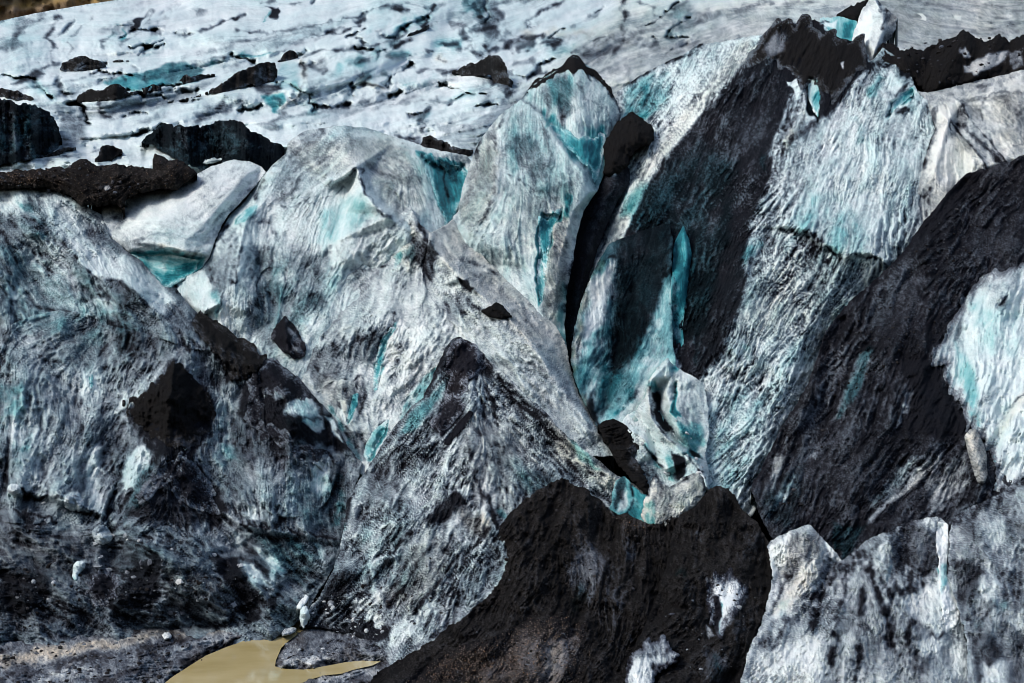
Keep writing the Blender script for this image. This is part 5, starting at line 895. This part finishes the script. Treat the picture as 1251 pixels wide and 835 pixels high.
B('ice_wall', "steep bluish black streaked ice wall with a jagged crest above the white dome", "ice wall",
  "171,174 178,167 186,160 194,154 202,150 209,153 216,156 221,152 230,155 240,154 250,155 258,153 266,148 275,149 285,146 295,150 302,156 312,162 324,168 334,174 346,180 345,186 340,196 332,206 322,213 300,214 280,212 262,212 246,210 236,206 222,200 205,190 190,180", ref='glacier', key='u7', d=3, rest=52, base=(0.8, 0.35, 0), disp=(1.0, 0.5, 1.2, 0.6), big=24, jag=3, sk=10, streak=0.8, LL=(10, 24), grime=0.3,
  lines=["6: 275,150,3 262,180 250,205,4", "6: 205,152,3 215,180", "2: 236,158 230,185", "6: 310,162,3 315,190"], flow=["205,152 225,195", "240,158 250,205", "285,150 270,208", "320,170 320,208"], st=["dP .97 5: 171,174 202,150 214,158 208,176 196,182", "dP .96 4: 290,186 330,184 345,184 322,213 300,208", "dP .95 5: 280,148 300,156 340,182 310,180 290,165", "bP .5 12: 210,165 280,160 285,190 240,205 215,185", "dL .96 3: 202,151 221,154 258,155 285,148"])
B('ash_ridge', "wide brown black debris band lying between the white slope and the ice dome", "ash ridge",
  "-40,216 0,210 10,211 20,208 32,210 46,206 58,207 70,204 80,206 90,198 100,194 108,195 116,202 124,204 134,203 142,200 152,204 160,201 170,205 180,204 186,206 186,194 190,188 198,190 206,196 216,195 226,200 238,206 242,213 232,220 222,228 216,232 200,231 184,233 170,236 158,242 150,252 152,258 142,250 128,252 112,251 100,252 96,248 84,240 70,233 50,230 26,231 0,231 -40,231", ref='F', key='u8', d=1.5, base=(0.93, 0, 0.35), mat=ASH, bulge=(3.0, 16), disp=(0.5, 0.25, 0.9, 0.4), big=24, jag=2.6, sk=8, flow=["60,206 130,245", "160,204 110,245", "210,196 190,230"], st=["dP .3 2: 129,226 135,224 136,230 130,232", "dP .97 4: 80,206 110,196 120,210 100,235 85,225", "wP .7 8: -10,212 60,208 80,220 60,230 -10,230"])
up("116,196 122,186 126,180 134,177 140,178 148,182 150,186 140,194 134,200 124,202", "small jagged black ash cone poking up behind the debris band", 'u9', bul=(4, 8), jag=2.6)
up("44,192 58,188 70,184 84,180 96,181 80,185 66,189 50,194", "thin broken black ash streak above the debris band", 'u10', bul=(2, 3), jag=2)
up("548,92 552,86 562,82 574,78 584,76 590,72 598,68 606,67 613,71 617,80 621,90 625,100 622,108 612,112 606,104 600,92 594,92 584,94 566,94 556,92", "hunched black ash mound on the ice behind the tall serac", 'u11', bul=(5, 9), jag=2.8, base=(0.93, 0.1, 0), st=["dP .75 5: 604,86 620,88 624,108 612,112", "dP .8 5: 556,84 572,80 580,92 560,94"])
up("493,48 500,42 508,38 516,34 522,30 527,28 522,34 512,42 502,46", "short slanting black ash streak near the top of the icefield", 'u12', bul=(2, 4), jag=2)
up("513,178 520,168 528,165 534,170 542,173 550,178 560,182 572,184 578,182 577,190 572,198 562,194 550,190 536,186 524,182", "black ash crust on the lip of the blue crevasse", 'u13', bul=(3, 6), jag=2.6)

# ------------------------------------------------------------------ parts with a look of their own
part('ash_cap', 'B5', "930,46 948,27 975,28 995,24 1006,30 1019,44 1039,50 1053,48 1058,62 1062,76 1046,92 1030,112 1018,128 1010,118 1000,104 975,98 958,92 944,78 920,76 916,60", mat=ASH, feather=(9, 0.72, 0.1, 0), fray=6, st=["dP .6 5: 934,60 950,42 962,48 958,62 940,72", "dL .7 4: 980,60 1008,70", "dP .2 1.5: 1026,78 1032,74 1031,84"])
part('blue_ice', 'B5', "1086,142 1090,128 1098,118 1108,110 1118,104 1118,114 1108,124 1096,134", off=0.08, base=(0.05, 0.72, 0), fray=0, jag=0.8)
part('blue_ice', 'B5', "986,97 1000,97 1003,118 1001,146 994,138 986,116", off=0.08, base=(0.08, 0.3, 0.05), fray=0, jag=0.8, st=["bP .85 2: 991,120 1000,112 1001,146", "dP .9 2: 1000,98 1006,98 1006,146 1001,140"])
part('ash_rim', 'B1', "642,113 650,102 664,94 677,85 687,80 694,71 700,66 708,70 718,78 730,88 742,102 750,114 742,110 732,100 720,91 712,86 706,88 700,94 694,86 686,89 672,97 656,110", mat=ASH, fray=2, jag=1.8)
part('blue_ice', 'B1', "664,143 682,168 702,192 718,208 726,228 734,206 739,180 742,166 734,160 722,168 706,168 690,158", off=0.05, base=(0.05, 0.55, 0), fray=3, feather=(6, 0.15, 0.3, 0), st=["bP .97 3: 722,172 738,164 735,200 726,214 718,200", "bL .92 3: 665,141 682,164 702,190", "dP .3 4: 716,200 724,206 726,228"])
part('blue_ice', 'B1', "657,262 668,270 677,258 688,254 683,268 676,276 672,300 668,330 664,368 660,372 656,350 658,300", off=0.06, base=(0.08, 0.85, 0), fray=0, jag=1.6)
part('blue_ice', 'B3', "513,188 530,192 548,198 564,205 571,214 565,240 555,262 545,272 538,256 530,236 520,212", off=0.08, base=(0.12, 0.8, 0), fray=3, feather=(5, 0.3, 0.3, 0), st=["dP .5 4: 515,188 545,200 564,206 556,222 536,214", "bP .4 4: 516,195 528,200 534,230 526,222", "dL .8 1.5: 540,205 545,240"])
part('blue_ice', 'B3', "291,268 300,256 316,247 312,260 300,270 288,276", off=0.06, base=(0.03, 0.55, 0), fray=0, jag=0.8)
part('blue_ice', 'dome', "163,312 185,314 207,310 227,316 246,318 240,330 224,342 207,350 199,348 187,335", off=0.05, base=(0.05, 0.62, 0), fray=2, st=["bP .9 3: 212,325 244,318 236,334 214,344", "bP .35 4: 176,316 204,314 204,334 190,330"])
part('blue_ice', 'B2a', "477,400 484,399 474,418 468,444 461,478 456,477 457,452 463,422", off=0.06, base=(0.05, 0.85, 0), fray=0, jag=0.6)
part('blue_ice', 'B2a', "432,482 438,480 437,496 429,511 423,521 425,504", off=0.06, base=(0.05, 0.85, 0), fray=0, jag=0.6)
part('blue_ice', 'B2a', "447,542 455,528 466,518 475,512 470,530 460,548 449,563 444,556", off=0.06, base=(0.08, 0.5, 0), fray=0, jag=0.8, st=["bP .95 2: 474,513 471,530 461,550 450,562 462,536"])
part('blue_ice', 'B2a', "454,322 464,315 476,312 475,320 463,328", off=0.06, base=(0.05, 0.6, 0), fray=0, jag=0.6)
part('ash_cap', 'B2b', "546,432 552,417 561,412 575,420 590,436 600,448 588,452 576,462 570,480 560,490 566,500 556,516 542,528 526,528 524,514 538,500 546,482 548,462", mat=ICE, base=(0.93, 0, 0.05), fray=5, feather=(9, 0.65, 0, 0), st=["wP .5 5: 545,455 575,455 570,475 550,480"])
part('ash_cap', 'B2b', "556,524 564,511 573,500 579,506 572,518 562,528 552,540 540,545", fray=2, base=(0.97, 0, 0))
part('ash_cover', 'L2', "322,441 340,442 352,452 369,468 385,486 376,486 350,490 336,478 326,486 318,500 322,520 340,520 358,540 380,545 410,556 424,562 396,560 360,556 330,540 306,524 300,500 306,480 300,468", base=(0.95, 0.03, 0), fray=5, feather=(10, 0.7, 0.08, 0))
part('ash_cover', 'L2', "201,556 215,562 240,570 258,590 262,610 270,630 240,622 220,610 205,590 190,600 170,616 160,612 180,590", base=(0.92, 0.03, 0), fray=6, feather=(12, 0.66, 0.08, 0))
part('ash_cover', 'L2', "112,704 126,697 142,698 148,712 142,728 128,742 112,738 104,722", base=(0.94, 0, 0), fray=5, feather=(11, 0.66, 0, 0))
part('blue_ice', 'L2', "110,458 114,457 114,474 110,477", off=0.06, base=(0.0, 0.8, 0), fray=0, jag=0.5)
part('blue_ice', 'L2', "221,545 227,537 234,540 230,546 226,552", off=0.06, base=(0.0, 0.7, 0), fray=0, jag=0.5)
part('ice_seam', 'B7', "1146,637 1158,639 1159,660 1156,690 1157,706 1168,724 1174,744 1168,764 1156,774 1151,745 1147,716 1147,690 1143,662", off=0.12, base=(0.0, 0.05, 0), mat=ICE, fray=0, jag=1.6, label="bright white snow filled fracture", st=["bP .5 3: 1147,695 1157,692 1158,712 1152,720"])
part('gravel_fan', 'M1', "480,845 520,815 560,790 610,775 650,764 680,760 704,764 714,776 712,800 700,830 694,850", base=(0.76, 0, 0.85), mat=GRAVEL, fray=6, feather=(26, 0.96, 0, 0.1), label="brown gravelly fan", st=["dP .55 8: 674,782 702,772 710,786 698,825 680,845 655,845", "dP .95 8: 500,842 560,800 600,790 590,820 540,845"])
part('ice_window', 'M2', "862,718 872,708 886,705 905,711 913,722 902,744 890,764 882,778 874,772 866,750", base=(0.12, 0.05, 0), mat=ICE, fray=4, jag=2.5, feather=(12, 0.9, 0, 0), label="white ice showing through the ash", st=["dP .97 2.5: 871,732 879,730 881,770 874,772", "bL .6 2: 880,742 882,772", "dP .5 4: 858,722 890,702 905,708 880,718"])

# loose stones strewn over the ash and the mud
def rubble(spots, seed=3, name='rubble', label="loose dark stones and grit strewn over the ash mounds", mat=None):
    rg = np.random.default_rng(seed)
    ico_v = []; t = (1 + 5 ** 0.5) / 2
    for a_, b_ in ((-1, t), (1, t), (-1, -t), (1, -t)):
        ico_v += [(a_, b_, 0), (0, a_, b_), (b_, 0, a_)]
    iv = np.array(ico_v, float); iv /= np.linalg.norm(iv, axis=1)[:, None]
    fc = []
    for i in range(12):
        for j in range(i + 1, 12):
            for k in range(j + 1, 12):
                if max(np.linalg.norm(iv[i] - iv[j]), np.linalg.norm(iv[j] - iv[k]), np.linalg.norm(iv[i] - iv[k])) < 1.1:
                    n = np.cross(iv[j] - iv[i], iv[k] - iv[i])
                    fc.append((i, j, k) if n @ iv[i] > 0 else (i, k, j))
    fc = np.array(fc)
    V = []; Fq = []; Cc = []
    for key, poly, n, s0, s1, lo, hi, wm in spots:
        p = P(poly); got = 0
        while got < n:
            uu = rg.uniform(p[:, 0].min(), p[:, 0].max(), 4 * n); vv = rg.uniform(p[:, 1].min(), p[:, 1].max(), 4 * n)
            ok = inside(uu[None], vv[None], p)[0]
            for a_, b_ in zip(uu[ok], vv[ok]):
                if got >= n:
                    break
                Yc = float(ref_depth(key, np.array([[a_]]), np.array([[b_]]))[0, 0])
                r_ = s0 + (s1 - s0) * rg.random() ** 3.5
                sc = r_ * rg.uniform(0.6, 1.3, 3); q = iv * (1 + rg.normal(0, 0.18, (12, 1))) * sc
                an = rg.uniform(0, 6.28); c_, s_ = math.cos(an), math.sin(an)
                q = np.stack([q[:, 0] * c_ - q[:, 1] * s_, q[:, 0] * s_ + q[:, 1] * c_, q[:, 2] * 0.75], 1)
                ctr = np.array([(a_ - W0 / 2) * KPX * Yc, Yc, CAM_Z - (b_ - H0 / 2) * KPX * Yc + 0.2 * r_])
                Fq.append(fc + 12 * len(V)); V.append(q + ctr); got += 1
                Cc.append(np.tile([rg.uniform(lo, hi), 0, rg.uniform(0, wm), 1.0], (12, 1)))
    V = np.concatenate(V); Fq = np.concatenate(Fq); Cc = np.concatenate(Cc)
    me = bpy.data.meshes.new(name); me.from_pydata(V.tolist(), [], Fq.tolist())
    at = me.attributes.new('cover', 'FLOAT_COLOR', 'POINT'); at.data.foreach_set('color', Cc.astype(np.float32).ravel())
    me.materials.append(mat or STONE)
    ob = bpy.data.objects.new(name, me); scene.collection.objects.link(ob); ob['kind'] = 'stuff'
    ob['label'] = label; ob['category'] = name.replace('_', ' ')
rubble([('M1', "620,660 690,600 740,640 790,650 780,780 720,835 500,835 600,740", 700, 0.03, 0.16, 0.72, 1.0, 0.7),
        ('M1', "520,835 600,785 690,765 715,790 700,835", 900, 0.03, 0.10, 0.5, 0.9, 1.0),
        ('M2', "830,640 880,600 930,650 930,740 900,820 800,820 810,740", 400, 0.03, 0.15, 0.75, 1.0, 0.4),
        ('ground', "0,800 120,775 330,762 250,798 190,835 0,835", 500, 0.03, 0.2, 0.5, 0.9, 0.4), ('ground', "355,785 440,780 470,792 400,806 350,812", 160, 0.03, 0.16, 0.4, 0.9, 0.3),
        ('u8', "0,215 100,200 180,208 235,210 200,228 110,245 0,228", 260, 0.04, 0.3, 0.6, 0.95, 0.8), ('band', "1080,62 1177,45 1250,50 1250,80 1150,105 1095,85", 160, 0.04, 0.3, 0.6, 0.95, 0.3),
        ('B6', "1130,290 1190,225 1250,210 1200,320 1140,420 1040,480 950,620 1000,640 1010,420", 420, 0.03, 0.2, 0.6, 0.95, 0.5), ('L2', "10,690 200,690 340,730 300,755 20,770", 420, 0.03, 0.2, 0.5, 0.95, 0.4), ('B2b', "380,745 470,700 590,660 540,760 440,770", 220, 0.03, 0.16, 0.55, 0.95, 0.4)])

rubble([('B2b', "366,745 400,720 470,770 460,790 380,765", 60, 0.05, 0.3, 0.1, 0.5, 0.2), ('L2', "20,600 140,640 330,700 350,735 200,760 20,740", 110, 0.05, 0.32, 0.25, 0.65, 0.2),
        ('ground', "300,752 360,748 380,790 430,800 350,810", 24, 0.05, 0.2, 0.15, 0.5, 0.2), ('M2', "800,760 900,700 930,740 880,820 800,830", 40, 0.04, 0.2, 0.3, 0.7, 0.1), ('S1', "770,520 860,500 860,590 790,590", 30, 0.05, 0.25, 0.1, 0.4, 0.2)],
       seed=8, name='ice_debris', label="small pale ice chips scattered at the foot of the ice", mat=ICE)
